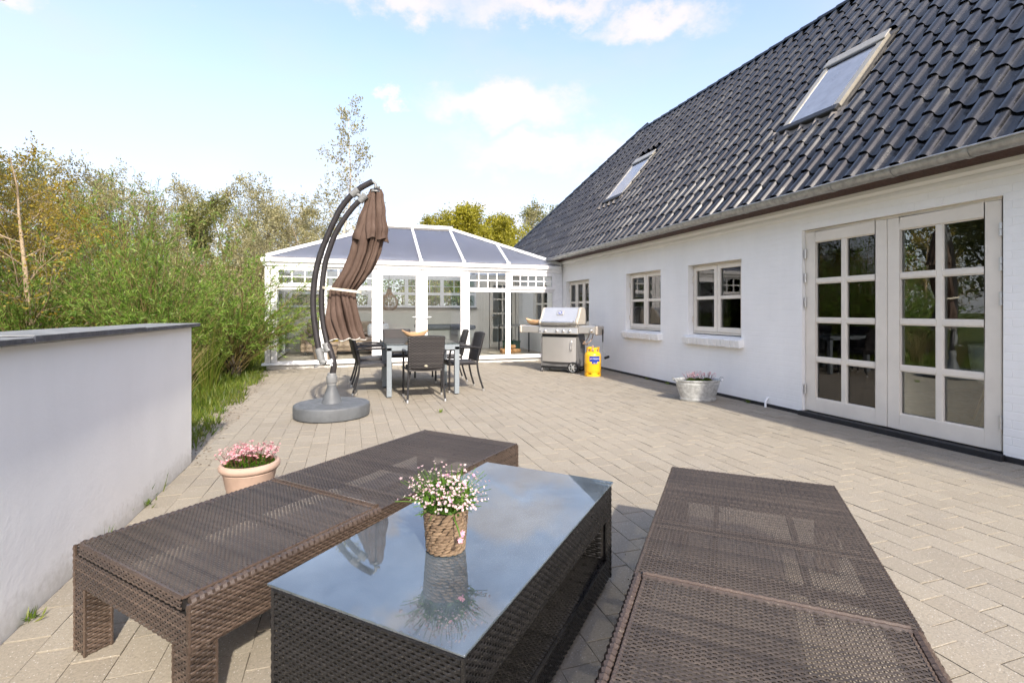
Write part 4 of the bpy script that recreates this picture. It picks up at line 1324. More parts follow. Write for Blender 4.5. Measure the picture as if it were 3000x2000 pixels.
for s in (-1, 1):
    bead(m, (s*W, -L, T-.002), (s*W, L, T-.002), .0065, .0125); bead(m, (-W, s*L, T-.002), (W, s*L, T-.002), .0065, .0125)
    bead(m, (s*W, -L+.07, .121), (s*W, L-.07, .121), .0065, .012); bead(m, (s*W, -L+.07, T-.126), (s*W, L-.07, T-.126), .0055, .012)
    for y in (-L+.071, L-.071): bead(m, (s*W, y, .121), (s*W, y, T-.126), .0055, .012)
m.build('corner_bead', M['rattan_blk'], ct, smooth=True)
for (x, y) in ((-W+.05,-L+.05), (W-.05,-L+.05), (-W+.05,L-.05), (W-.05,L-.05)):
    m = MB(); m.lathe([(.012, T-.002), (.014, T+.002), (.011, T+.0085)], 14, (x, y)); m.build('glass_pad', M['castbeige'], ct, smooth=True)
    m = MB(); m.lathe([(.02, 0), (.02, .026)], 12, (x, y)); m.build('foot', M['black'], ct)
m = MB(); m.box(-W-.012, W+.012, -L-.012, L+.012, T+.009, T+.016); m.build('glass_top', M['tableglass'], ct, bevel=.0015)

# ---- flower basket on the glass
fb = tag(empty('flower_basket', (.29, 1.578, .4412)), 'small woven basket of trailing pink flowers on the glass topped table', 'flower basket')
m = MB(); m.lathe([(.054, .002), (.055, .004), (.0655, .135), (.062, .135), (.058, .118), (.0, .118)], 28); m.build('liner', M['soil'], fb, smooth=True)
rs = np.random.default_rng(11); rr = random.Random(4)
def lump_mesh(L, w):                       # one plump half-round strand segment
    v = []; f = []; n = 6; k = 7
    for i in range(n+1):
        t = i/n; rad = w*(max(0.0, sin(pi*t))**.55)*.5 + .0004
        for j in range(k):
            a = 2*pi*j/k
            v.append((L*(t-.5), rad*cos(a), rad*.75*sin(a)))
    for i in range(n):
        for j in range(k): f.append((i*k+j, i*k+(j+1) % k, (i+1)*k+(j+1) % k, (i+1)*k+j))
    return v, f
LV, LF = lump_mesh(.030, .0150)
m = MB(); rows = 12
for r_ in range(rows):
    z = .008 + r_*.0108
    rad = .056 + .0105*z/.135
    n = 17
    for k in range(n):
        a = 2*pi*(k + (r_ % 3)/3.0)/n + rr.uniform(-.03, .03)
        sc = rr.uniform(.85, 1.15)
        R = Matrix.Translation((rad*cos(a), rad*sin(a), z)) @ Matrix.Rotation(a+pi/2, 4, 'Z') @ Matrix.Rotation(rr.uniform(-.42, -.18), 4, 'Y') @ Matrix.Diagonal((sc*1.06, 1, sc, 1))
        m.add([R @ Vector(p) for p in LV], LF)
m.build('basket_weave', M['basket'], fb, smooth=True)
# stems arch out of the basket and carry small flowers
def arc(p0, d0, L, drop, n=7):
    pts = []; p = Vector(p0); d = Vector(d0).normalized()
    for i in range(n+1):
        pts.append(p.copy()); p = p + d*(L/n); d = (d + Vector((rr.uniform(-.12,.12), rr.uniform(-.12,.12), -drop/n))).normalized()
    return pts
def flower(parts, p, d, size, petals, rs, cup=.35):
    d = Vector(d).normalized(); u = d.orthogonal().normalized(); w = d.cross(u)
    for k in range(petals):
        a = 2*pi*k/petals + rs.random()*.3
        o = (u*cos(a) + w*sin(a)); t = (u*-sin(a) + w*cos(a))
        q = [p, p + (o + d*cup)*size*.6 + t*size*.36, p + (o + d*cup*1.2)*size, p + (o + d*cup)*size*.6 - t*size*.36]
        parts.extend([tuple(x) for x in q])
sm = MB(); F1 = []; F2 = []; LP = []; LD = []
for i in range(135):
    a = rr.uniform(0, 2*pi); lean = rr.uniform(.08, 1.35)
    L = rr.uniform(.085, .165) * (1.0 if lean < .9 else 1.05)
    p0 = (.035*cos(a)*rr.random(), .035*sin(a)*rr.random(), .118)
    pts = arc(p0, (cos(a)*lean, sin(a)*lean, 1.0), L, .55*lean)
    sm.tube(pts, [.0011]*len(pts), 3, cap=False)
    for j in range(3, len(pts)):
        q = pts[j]
        if rr.random() < .50:
            for _ in range(rr.choice((1, 2, 2))):
                e = q + Vector((rr.uniform(-.011,.011), rr.uniform(-.011,.011), rr.uniform(-.002,.012)))
                dd = (e - Vector((0, 0, .10))).normalized() + Vector((rr.uniform(-.5,.5), rr.uniform(-.5,.5), rr.uniform(-.2,.5)))
                flower(F1, e, dd, rr.uniform(.0035, .0062), 5, rs, .6)
    for j in range(0, 4):
        LP.append(pts[j] + Vector((rr.uniform(-.006,.006), rr.uniform(-.006,.006), 0))); LD.append((pts[j+1]-pts[j]).normalized() + Vector((cos(a)*.5, sin(a)*.5, .2)))
# a few open flowers and the long trailing stems toward the camera
cdir = Vector((-.29, -1.578, 0)).normalized(); side = Vector((cdir.y, -cdir.x, 0))
for (sx, fz, dx, dz, L) in [(.30, .85, -.30, .02, .105)]:
    d0 = (cdir*fz + side*-sx).normalized()
    pts = arc(Vector((0,0,.12)) + d0*.045, d0*1.0 + Vector((0,0,.35)), L, 1.9, 10)
    sm.tube(pts, [.0024]*len(pts), 4, cap=False)
    for j in (-1, -1, -2, -3):
        e = pts[j] + Vector((rr.uniform(-.01,.01), rr.uniform(-.01,.01), rr.uniform(-.006,.006)))
        flower(F2, e, cdir + Vector((rr.uniform(-.4,.4), rr.uniform(-.4,.4), .4)), .0088, 5, rs, .35)
for i in range(9):
    a = rr.uniform(0, 2*pi); e = Vector((cos(a)*rr.uniform(.03,.10), sin(a)*rr.uniform(.03,.10), rr.uniform(.15, .22)))
    flower(F2, e, e - Vector((0,0,.1)) + cdir*.1, .0075, 5, rs, .35)
sm.build('stems', M['stemgreen'], fb, recalc=False)
link('blossoms', fast_mesh('blossoms', np.array(F1), np.arange(len(F1)).reshape(-1, 4), M['pink2']), fb)
link('open_blossoms', fast_mesh('open_blossoms', np.array(F2), np.arange(len(F2)).reshape(-1, 4), M['pink3']), fb)
V1, Q1 = leaf_quads(rs, np.array([tuple(p) for p in LP]), .026, .0085, 0, np.array([tuple(d) for d in LD]), .5)
V2, Q2 = leaf_cloud(rs, 900, (0, 0, .155), (.082, .082, .052), .028, .0085, .9)
V_, Q_ = merge([(V1, Q1), (V2, Q2)])
link('foliage', fast_mesh('foliage', V_, Q_, M['stemgreen']), fb)

# ---- pink saxifrage in pots
def saxifrage(g, cx, cy, z, rad, dome, nfl, fh, seed, ry=None, fs=.010):
    rs = np.random.default_rng(seed); rq = random.Random(seed); ry = ry or rad
    n = int(2600*rad*ry/.0225)
    a = rs.random(n)*2*pi; r = np.sqrt(rs.random(n))
    P = np.stack([cx + rad*r*np.cos(a), cy + ry*r*np.sin(a), z + dome*np.sqrt(np.clip(1-r**2, 0, 1)) + rs.normal(size=n)*.004], 1)
    D = np.stack([np.cos(a)*r*.7, np.sin(a)*r*.7, np.ones(n)], 1)
    V, F = leaf_quads(rs, P, .016, .007, 0, D, .5)
    link('leaf_cushion', fast_mesh('leaf_cushion', V, F, M['moss']), g)
    b = MB(); b.lathe([(1.0, z), (.8, z+dome*.55), (.4, z+dome*.85), (.0, z+dome*.93)], 18, (cx, cy), rad*.97, ry*.97); b.build('soil', M['soil'], g)
    st = MB(); fl = []
    for i in range(nfl):
        a = rq.uniform(0, 2*pi); r = sqrt(rq.random())*.97
        p = Vector((cx + rad*r*cos(a), cy + ry*r*sin(a), z + dome*sqrt(max(0, 1-r*r))))
        h = fh*rq.uniform(.55, 1.2)
        q = p + Vector((cos(a)*r*h*.55 + rq.uniform(-.012,.012), sin(a)*r*h*.55 + rq.uniform(-.012,.012), h))
        st.tube([p, p.lerp(q, .55) + Vector((0,0,.004)), q], .0010, 3, cap=False)
        for _ in range(rq.choice((1, 2, 3))):
            e = q + Vector((rq.uniform(-.011,.011), rq.uniform(-.011,.011), rq.uniform(-.006,.008)))
            flower(fl, e, (q-p).normalized() + Vector((rq.uniform(-.5,.5), rq.uniform(-.5,.5), .2)), fs*rq.uniform(.7, 1.1), 5, rs, .45)
    st.build('stems', M['stemred'], g, recalc=False)
    link('blossoms', fast_mesh('blossoms', np.array(fl), np.arange(len(fl)).reshape(-1, 4), M['pink']), g)
fp = tag(empty('flower_pot', (-.587, 3.40, 0)), 'terracotta pot of pink saxifrage beside the garden wall and brown lounger', 'flower pot')
m = MB(); m.lathe([(.100, .0), (.105, .004), (.148, .215), (.152, .222), (.150, .228), (.160, .234), (.170, .246), (.172, .262), (.165, .275), (.152, .280), (.142, .274), (.138, .255), (.136, .22), (.0, .22)], 44)
m.build('pot', M['terracotta'], fp, smooth=True)
saxifrage(fp, 0, 0, .245, .135, .050, 150, .075, 5, fs=.0105)
tb = tag(empty('zinc_tub', (4.45, 5.60, 0), radians(-16)), 'oval zinc tub with tufts of pink flowers by the white house wall', 'planter')
m = MB(); m.lathe([(.80, .0), (.815, .004), (.83, .03), (.80, .034), (.80, .045), (.985, .225), (.99, .232), (.985, .238), (1.0, .275), (1.03, .284), (1.035, .272), (1.0, .262), (.97, .22), (.80, .06), (0, .06)], 48, (0, 0), .295, .19)
m.build('tub_body', M['galv'], tb, smooth=True)
for s in (-1, 1):
    m = MB(); m.tube([(s*.295, -.05, .255), (s*.335, -.045, .30), (s*.345, 0, .305), (s*.335, .045, .30), (s*.295, .05, .255)], .006, 6); m.build('handle', M['galv'], tb, smooth=True)
m = MB(); m.lathe([(.96, .232), (.5, .24), (0, .242)], 40, (0, 0), .295, .19); m.build('soil', M['soil'], tb)
for (x, y, r_, s_) in ((-.10, -.02, .055, 1), (.005, -.015, .06, 2), (.125, -.01, .062, 3)):
    saxifrage(tb, x, y, .238, r_, .05, 34, .085, 20+s_, fs=.0095)

# ================================================================== parasol
pr = tag(empty('parasol', (-.20, 6.06, 0)), 'closed brown banana parasol on a round grey weighted base', 'parasol')
DU = 5.70; SCL = DU/1142.0; c18, s18 = cos(radians(18)), sin(radians(18))
def pu(u, v, back=0.0):               # local point of the parasol's own upright plane
    r = (u-1176)*SCL; d = DU + back
    return Vector((s18*d + c18*r + .20, c18*d - s18*r - 6.06, 1.2 - (v-714)*SCL))
m = MB(); m.lathe([(.395, .0), (.40, .012), (.412, .014), (.416, .04), (.416, .128), (.412, .140), (.402, .148), (.386, .151), (.368, .149), (.360, .142), (.20, .148), (.12, .152), (.0, .152)], 56); m.build('base', M['umbbase'], pr, smooth=True)
cx_ = pu(762, 900); bx0, by0 = cx_.x, cx_.y
m = MB(); m.lathe([(.118, .146), (.112, .152), (.050, .335), (.05, .34), (.05, .352)], 28, (bx0, by0)); m.build('cone', M['umbbase'], pr, smooth=True)
m = MB(); m.lathe([(.050, .352), (.050, .375), (.057, .38), (.060, .40), (.060, .44), (.057, .455), (.048, .462), (.046, .485), (.043, .49)], 28, (bx0, by0)); m.build('collar', M['umbclamp'], pr, smooth=True)
def spline(pts, n=6):
    out = []
    P = [pts[0]] + list(pts) + [pts[-1]]
    for i in range(1, len(P)-2):
        for k in range(n):
            t = k/n
            out.append(.5*((2*P[i]) + (P[i+1]-P[i-1])*t + (2*P[i-1]-5*P[i]+4*P[i+1]-P[i+2])*t*t + (-P[i-1]+3*P[i]-3*P[i+1]+P[i+2])*t**3))
    out.append(pts[-1]); return out
outer = [pu(*q) for q in [(733,806), (726,766), (720,718), (720,670), (726,622), (737,581), (754,538), (768,507), (783,478), (806,450), (830,431), (856,417)]]
inner = [pu(*q) for q in [(754,797), (744,754), (739,706), (740,658), (746,610), (756,574), (770,538), (790,504), (814,473), (836,453)]]
lower = [pu(*q) for q in [(763,862), (767,838), (763,818), (754,790)]]
m = MB(); m.tube(spline(outer), .0335, 14); m.build('outer_arm', M['umbpole'], pr, smooth=True)
m = MB(); m.tube(spline(inner), .0305, 14); m.build('inner_arm', M['umbpole'], pr, smooth=True)
m = MB(); m.tube(spline(lower), .034, 14); m.build('pole', M['umbpole'], pr, smooth=True)
def clampt(pts, r, name='clamp'):
    m = MB(); m.tube([pu(*q) for q in pts], r, 16); return m.build(name, M['umbclamp'], pr, smooth=True)
clampt([(731,800), (735,812), (738,826)], .042); clampt([(748,788), (752,800), (756,806)], .042)
clampt([(742,806), (752,798)], .026)
clampt([(808,449), (817,441), (824,436)], .040, 'top_clamp'); clampt([(826,463), (834,455), (841,449)], .038, 'top_clamp'); clampt([(816,443), (834,456)], .022, 'top_clamp')
m = MB(); m.tube([pu(738,824), pu(740,830), pu(748,834)], [.036, .04, .03], 12); m.tube([pu(746,834,-.04), pu(735,838,-.05)], .006, 6); m.tube([pu(735,838,-.05), pu(730,840,-.09)], .010, 8); m.build('crank', M['umbclamp'], pr, smooth=True)
m = MB(); m.tube([pu(856,417), pu(863,423), pu(862,432)], .016, 10); m.tube([pu(862,428), pu(872,431)], [.012, .016], 10); m.lathe([(.03, 0), (.045, -.02), (.055, -.035), (.056, -.045)], 18); m.build('top_joint', M['umbclamp'], pr, smooth=True)
o = pr.children[-1]
# put the lathe cap where the canopy hangs
top = pu(860, 430, .06)
for v_ in o.data.vertices[-72:]:
    v_.co = (v_.co.x + top.x, v_.co.y + top.y, v_.co.z + top.z)
def canopy(rows, npl, ph0, tw, amp, back, n=120, seed=1, hem=0.0):
    V = []; rq = random.Random(seed)
    amps = [rq.uniform(.55, 1.4) for _ in range(npl)]; shift = [rq.uniform(-.35, .35) for _ in range(npl)]
    wd = [rq.uniform(.5, 1.6) for _ in range(npl)]; cum = [sum(wd[:i2])/sum(wd) for i2 in range(npl+1)]
    m = len(rows)
    for i, (v, a, b) in enumerate(rows):
        cen = pu((a+b)/2, v, back); hw = (b-a)/2*SCL
        t = i/(m-1)
        for k in range(n):
            th = 2*pi*k/n
            q0 = th/(2*pi); j = max(i2 for i2 in range(npl) if cum[i2] <= q0 + 1e-9); fr = (q0-cum[j])/(cum[j+1]-cum[j])
            f = abs(sin(pi*(fr + .14*sin(2*pi*fr + shift[j]))))**.6
            f2 = abs(sin(pi*(fr*2 + shift[j] + 1.3*t)))**.7
            fold = min(1.0, amp*(.5 + .5*abs(t-.6)*2.2))*min(1, amps[j])*(f - 1.0) + .16*amp*(f2-1)
            ang = th + ph0 + tw*t + .10*sin(3*th + 5*t)
            r = hw*(1 + fold)*(1 + .04*sin(7*t*pi + j))
            lat = r*cos(ang); dep = r*.85*sin(ang)
            dz = hem*(t**3)*(.9*sin(th*npl + 1.3) + .6*sin(2*th + .5))
            V.append((cen.x + c18*lat + s18*dep, cen.y - s18*lat + c18*dep, cen.z + dz))
    F = [(i*n+k, i*n+(k+1) % n, (i+1)*n+(k+1) % n, (i+1)*n+k) for i in range(m-1) for k in range(n)]
    return V, F, n, m
def dens(rows, k=4):
    out = []
    for (p, q_) in zip(rows[:-1], rows[1:]):
        for j in range(k): out.append(tuple(p[i] + (q_[i]-p[i])*j/k for i in range(3)))
    out.append(rows[-1]); return out
def mat_canvas():
    m, nt = new_mat('brown_canvas'); q = NT(nt)
    p = q.pos(); a = q.noise(p, 4.0, 5, .6); b = q.noise(q.scale(p, (1, 1, .25)), 22.0, 4, .6)
    col = q.mix(q.rng(a, .35, .7), (.092, .060, .046), (.132, .090, .070))
    col = q.mix(q.rng(b, .55, .75, 0, .45), col, (.19, .142, .115))
    d = q.pbr(col, .8, 0, q.bump(q.noise(p, 300, 2), .15, .001), .2)
    t = q.n('ShaderNodeBsdfTranslucent'); q.l(col, t.inputs[0])
    mx = q.n('ShaderNodeMixShader'); mx.inputs[0].default_value = .12; q.l(d, mx.inputs[1]); q.l(t.outputs[0], mx.inputs[2]); q.out(mx.outputs[0])
    return m
M['canvas'] = mat_canvas()
rows = dens([(470,838,874), (510,822,876), (545,808,880), (580,797,870), (620,779,851), (650,760,830), (668,752,814), (680,749,811), (700,745,815), (730,742,823), (760,745,829), (779,747,834)], 4)
V, F, n, mm = canopy(rows, 8, .4, 1.5, .80, .085, n=200, seed=3, hem=.014)
mb = MB(); mb.add(V, F); cnp = mb.build('canopy', M['canvas'], pr, smooth=True, recalc=False)
hem = [Vector(V[(mm-1)*n+k]) for k in range(n)]
mb = MB(); mb.tube(hem + [hem[0]], .0055, 5, cap=False); mb.build('hem', M['hem'], cnp, smooth=True)
rows = dens([(431,846,873), (445,839,877), (480,826,881), (520,811,886), (550,802,889)], 5)
V, F, n, mm = canopy(rows, 6, 1.3, .5, .75, .085, n=200, seed=8, hem=.016)
mb = MB(); mb.add(V, F); vc = mb.build('vent_cap', M['canvas'], pr, smooth=True, recalc=False)
# strap round arm and canvas
mb = MB(); pts = []
for k in range(33):
    a = 2*pi*k/32
    cc = pu(780.5 + 45*cos(a), 665 + 5.5*cos(a), .06 + .17*sin(a)); pts.append(cc)
for j in range(32):
    a, b = pts[j], pts[j+1]
    mb.add([a - Vector((0,0,.014)), b - Vector((0,0,.014)), b + Vector((0,0,.014)), a + Vector((0,0,.014))], [(0,1,2,3)])
mb.build('strap', M['strap'], pr, recalc=False)
# maker's sticker on the pole
mb = MB(); st = pu(764, 828, -.0352)
ex = Vector((c18, -s18, 0)); ez = Vector((0,0,1))
mb.add([st + ex*.016*cos(2*pi*k/20) + ez*.026*sin(2*pi*k/20) for k in range(20)], [tuple(range(20))])
mb.add([st + ex*x + ez*(z-.045) for (x, z) in ((-.013,-.009), (.013,-.009), (.013,.009), (-.013,.009))], [(0,1,2,3)])
mb.build('sticker', M['whitelabel'], pr, recalc=False)
mb = MB(); st2 = pu(764, 828, -.0362)
mb.tube([st2 + ex*x + ez*z for (x, z) in ((.009,.012), (0,.016), (-.009,.010), (-.004,.002), (.006,-.002), (.009,-.010), (0,-.016), (-.009,-.012))], .0022, 5)
mb.build('emblem', M['black'], pr)

# ================================================================== dining set
dt = tag(empty('dining_table', (.985, 7.05, 0)), 'grey metal dining table with glass top in the middle of the black woven chairs', 'dining table')
for (x, y) in ((-.475, .035), (.475, .035), (-.475, 1.0), (.475, 1.0)):
    m = MB(); m.box(x-.034, x+.034, y-.034, y+.034, .012, .69); lg = m.build('leg', M['dtable'], dt, bevel=.003)
    m = MB(); m.lathe([(.02, 0), (.022, .012)], 12, (x, y)); m.build('foot', M['black'], lg)
m = MB(); m.box(-.509, .509, .001, .045, .645, .718); m.box(-.509, -.465, .045, 1.80, .645, .718); m.box(.465, .509, .045, 1.80, .645, .718); m.box(-.465, .465, 1.755, 1.80, .645, .718)
m.build('apron', M['dtable'], dt, bevel=.003)
for (a, b) in ((.004, .565), (.569, 1.13), (1.134, 1.80)):
    m = MB(); m.box(-.512, .512, a, b, .7195, .732); m.build('glass_panel', M['dineglass'], dt, bevel=.002)
m = MB(); m.box(-.46, .46, .046, 1.754, .704, .7165); m.build('under_panel', M['dtable'], dt)

def make_chair():
    g = empty('woven_chair')
    X, Y, Z = Vector((1,0,0)), Vector((0,1,0)), Vector((0,0,1))
    m = MB()
    sw = .235
    V = weave((-sw, -.20, .432), (1,0,0), (0,.998,.03), (0,0,1), 2*sw, .445, .03, .015, .0138, .003, 2)
    seat = wmesh('seat', [V, weave((sw, -.205, .395), (-1,0,0), (0,0,1), (0,-1,0), 2*sw, .04, .03, .013, .012, .003, 2),
                          weave((-sw, .25, .405), (1,0,0), (0,0,1), (0,1,0), 2*sw, .04, .03, .013, .012, .003, 2),
                          weave((sw, .25, .40), (0,-1,0), (0,0,1), (1,0,0), .45, .04, .03, .013, .012, .003, 2),
                          weave((-sw, -.2, .40), (0,1,0), (0,0,1), (-1,0,0), .45, .04, .03, .013, .012, .003, 2)], M['rattan_chair'], g)
    m = MB(); m.box(-sw+.006, sw-.006, -.195, .24, .395, .425); m.build('seat_core', M['core'], seat)
    # backrest, both faces, gently curved
    def backw(sgn):
        P, F = weave((-.235, 0, 0), (1,0,0), (0,0,1), (0,-1,0) if sgn < 0 else (0,1,0), .47, .420, .0313, .0165, .0150, .0052, 2)
        x = P[:, 0].copy(); z = P[:, 2].copy(); y = P[:, 1].copy()
        w = 1.0 - .07*(1 - z/.42)
        P[:, 0] = x*w
        P[:, 1] = y + sgn*.010 - .205 - .105*(z/.42) - .035*(1 - (x/.235)**2)
        P[:, 2] = .435 + z + .012*(1 - (x/.235)**2)*(z/.42)
        return P, (F if sgn < 0 else F[:, ::-1])
    bk = wmesh('backrest', [backw(-1), backw(1)], M['rattan_chair'], g)
    m = MB(); v = []; nn = 8
    for z in (.0, .415):
        for k in range(nn+1):
            x = -.228 + .456*k/nn
            v.append((x*(1.0-.07*(1-z/.42)), -.205 - .105*z/.42 - .035*(1-(x/.235)**2), .437+z))
    m.add(v, [(k, k+1, nn+1+k+1, nn+1+k) for k in range(nn)]); m.build('back_core', M['core'], bk, recalc=False)
    m = MB()
    top = [Vector((-.235 + .47*k/10, -.31 - .035*(1-((-.235+.47*k/10)/.235)**2), .857 + .012*(1-((-.235+.47*k/10)/.235)**2))) for k in range(11)]
    m.tube(top, .012, 6); m.build('top_rail', M['tubeblk'], bk, smooth=True)
    for s in (-1, 1):
        m = MB(); x = s*.238
        m.tube(spline([Vector((s*.232, -.312, .857)), Vector((s*.228, -.25, .66)), Vector((s*.226, -.205, .44)), Vector((s*.232, -.225, .25)), Vector((s*.245, -.29, .035))], 4), .0145, 8)
        lg = m.build('leg', M['tubeblk'], g, smooth=True)
        m = MB(); m.tube([(s*.245, -.29, .036), (s*.2462, -.2965, 0)], .0165, 10); m.build('foot', M['foot'], lg, smooth=True)
        m = MB()
        m.tube(spline([Vector((s*.268, .235, .035)), Vector((s*.266, .232, .40)), Vector((s*.266, .225, .58)), Vector((s*.268, .19, .645)), Vector((s*.27, .10, .662)), Vector((s*.262, -.10, .655)), Vector((s*.236, -.245, .645))], 4), .0150, 8)
        lg = m.build('leg', M['tubeblk'], g, smooth=True)
        m = MB(); m.tube([(s*.268, .235, .036), (s*.268, .235, 0)], .0165, 10); m.build('foot', M['foot'], lg, smooth=True)
        m = MB(); m.tube([(s*.266, .23, .415), (s*.228, -.20, .415)], .012, 6); m.build('side_rail', M['tubeblk'], g)
        m = MB(); m.add([(s*.27+dx, y, .672) for (dx, y) in ((-.022, .17), (.022, .17), (.022, -.12), (-.018, -.18))] + [(s*.27+dx, y, .655) for (dx, y) in ((-.022, .17), (.022, .17), (.022, -.12), (-.018, -.18))], [(0,1,2,3), (7,6,5,4), (0,4,5,1), (1,5,6,2), (2,6,7,3), (3,7,4,0)])
        m.build('armrest', M['tubeblk'], g, bevel=.005)
    m = MB(); m.lathe([(.0, .0), (.022, .0), (.024, .003), (.0, .005)], 18, (0,0), 1.0, .62)
    m.xf(Matrix.Translation((0, -.262, .475)) @ Matrix.Rotation(pi/2 + .22, 4, 'X')); m.build('badge', M['badge'], g, smooth=True)
    return g
ch = make_chair()
tag(ch, 'black woven armchair at the near end of the dining table, back to the camera', 'chair', 'black woven dining chairs')
ch.location = (.965, 6.87, 0); ch.rotation_euler = (0, 0, -.04)
for (x, y, r, lb) in [(1.60, 7.49, pi/2 + .05, 'black woven armchair on the right side of the dining table, nearer the camera'),
                      (1.60, 8.52, pi/2 - .06, 'black woven armchair on the right side of the dining table, farther from the camera'),
                      (.33, 7.62, -pi/2 - .03, 'black woven armchair on the left side of the dining table, nearer the parasol'),
                      (.30, 8.50, -pi/2 + .04, 'black woven armchair on the left side of the dining table, farther from the parasol'),
                      (.80, 8.98, pi, 'black woven armchair at the far end of the dining table behind the wooden bowl')]:
    copy_tree(ch, (x, y, 0), r, lb, 'black woven dining chairs')

# ---- dug-out wooden bowls
def bowl(loc, rz, label, L=.22, W=.13, H=.105):
    m = MB(); n = 20; k = 12
    vo, vi = [], []
    for i in range(n+1):
        t = -1 + 2*i/n
        w = W*max(.10, (1-abs(t)**2.6))**.8
        rise = .40*H*abs(t)**3
        d = H*max(.18, 1-abs(t)**3.0)
        for j in range(k+1):
            a = pi*j/k
            vo.append((t*L, -w*cos(a), H + rise - d*sin(a)**.8))
            vi.append((t*L*.93, -w*.88*cos(a), H + rise - max(.004, d-.010)*sin(a)**.8 + .0005))
    def grid(o, flip):
        f = []
        for i in range(n):
            for j in range(k):
                q = (o+i*(k+1)+j, o+i*(k+1)+j+1, o+(i+1)*(k+1)+j+1, o+(i+1)*(k+1)+j); f.append(q[::-1] if flip else q)
        return f
    N = (n+1)*(k+1)
    fs = grid(0, False) + grid(N, True)
    for i in range(n):
        for j in (0, k): fs.append((i*(k+1)+j, (i+1)*(k+1)+j, N+(i+1)*(k+1)+j, N+i*(k+1)+j))
    for i in (0, n):
        for j in range(k): fs.append((i*(k+1)+j, i*(k+1)+j+1, N+i*(k+1)+j+1, N+i*(k+1)+j))
    m.add(vo+vi, fs)
    zmin = min(p[2] for p in m.v)
    m.v = [(p[0], p[1], p[2]-zmin) for p in m.v]
    o = m.build('wooden_bowl', M['bowl'], None, smooth=True, loc=loc); o.rotation_euler = (0, 0, rz)
    return tag(o, label, 'bowl')
bowl((1.04, 8.50, .7325), .1, 'pale dug-out wooden bowl on the grey dining table')

# ================================================================== gas grill
gr_ = tag(empty('gas_grill', (4.04, 9.13, 0), radians(-45.4)), 'stainless steel gas grill on wheels by the house wall', 'grill')
def G(mb, name, mat, parent=None, **k): return mb.build(name, mat, parent or gr_, **k)
m = MB(); m.box(-.385, .385, -.20, .21, .115, .70); m.box(-.385, -.365, -.215, -.20, .115, .70); m.box(.365, .385, -.215, -.20, .115, .70); cab = G(m, 'cabinet', M['greypaint'], bevel=.004)
m = MB()
for k in range(4): m.box(.3855, .3875, -.05, .14, .475+k*.022, .484+k*.022)
G(m, 'vent_slot', M['black'], cab)
v = []; f = []; n = 12
for z in (.205, .685):
    for k in range(n+1):
        x = -.355 + .71*k/n; v.append((x, -.218 - .030*(1-(x/.355)**2), z))
f = [(k, k+1, n+1+k+1, n+1+k) for k in range(n)]
for z in (.205, .685):
    for k in (0, n): v.append((v[k][0], -.20, z))
m = MB(); m.add(v, f + [(0, n+1, 2*n+4, 2*n+2), (n, 2*n+3, 2*n+5, 2*n+1)])
v0 = [(x, y, .205) for (x, y, z) in v[:n+1]] + [(.355, -.20, .205), (-.355, -.20, .205)]
m.poly(v0); m.poly([(x, y, .685) for (x, y, z) in v0])
dr = G(m, 'door', M['steel'], smooth=True)
m = MB(); m.tube([(.27, -.235, .44), (.27, -.268, .45), (.27, -.272, .52), (.27, -.268, .60), (.27, -.235, .61)], .009, 8); G(m, 'handle', M['chrome'], dr, smooth=True)
m = MB(); m.box(-.385, .385, -.212, .20, .070, .113); G(m, 'bottom_shelf', M['black'])
m = MB(); m.box(-.375, .375, -.19, .20, .701, .752); G(m, 'gap', M['black'])
# control panel
m = MB(); m.prism([(-.275, .752), (-.285, .768), (-.262, .878), (.22, .878), (.22, .752)], 'x', -.405, .405); cpn = G(m, 'control_panel', M['steel2'], bevel=.004)
def knob(x, z, parent, r=.026):
    m = MB(); m.lathe([(r*1.1, 0), (r*1.1, .006), (r*.82, .010), (r*.78, .032), (r*.6, .036), (0, .036)], 20); m.box(-.004, .004, -r*.75, r*.75, .034, .041)
    m.xf(Matrix.Translation((x, -.277, z)) @ Matrix.Rotation(pi/2+.2, 4, 'X')); return G(m, 'knob', M['chrome'], parent, smooth=True)
for x in (-.27, -.02, .115, .245): knob(x, .815, cpn)
m = MB(); m.tube([(-.375, -.275, .80), (-.375, -.292, .80)], .012, 10); G(m, 'igniter', M['black'], cpn)
# slotted lip under the lid
m = MB(); m.prism([(-.262, .8795), (-.270, .93), (-.235, .94), (.21, .94), (.21, .8795)], 'x', -.385, .385); lip = G(m, 'grate_lip', M['steel'])
for k in range(26):
    x = -.345 + .69*k/25
    if abs(x) < .012: continue
    t = .018 if x > 0 else -.018
    m = MB(); m.beam((x-t*.9, -.2685, .889), (x+t*.9, -.2725, .925), .009, .003, (0,1,0)); G(m, 'slot', M['black'], lip)
# lid
lp = [(-.262, .942), (-.285, .965), (-.283, 1.005), (-.262, 1.035), (-.20, 1.075), (-.105, 1.235), (-.07, 1.262), (-.02, 1.272), (.11, 1.262), (.17, 1.225), (.22, 1.09), (.225, .942)]
m = MB(); m.prism(lp, 'x', -.355, .355); lid = G(m, 'lid', M['steel2'], smooth=True)
for s in (-1, 1):
    a, b = sorted((s*.356, s*.41))
    m = MB(); m.prism([(y*1.02, .93 + (z-.942)*1.03 + (0 if z < 1.2 else .004)) for (y, z) in lp], 'x', a, b); G(m, 'end_cap', M['castbeige'], lid, bevel=.012)
m = MB(); m.tube([(-.33, -.285, 1.0), (-.31, -.325, .985), (-.25, -.335, .98), (.25, -.335, .98), (.31, -.325, .985), (.33, -.285, 1.0)], .011, 10); G(m, 'lid_handle', M['chrome'], lid, smooth=True)
bt = Matrix.Translation((.0, -.150, 1.165)) @ Matrix.Rotation(radians(59), 4, 'X')
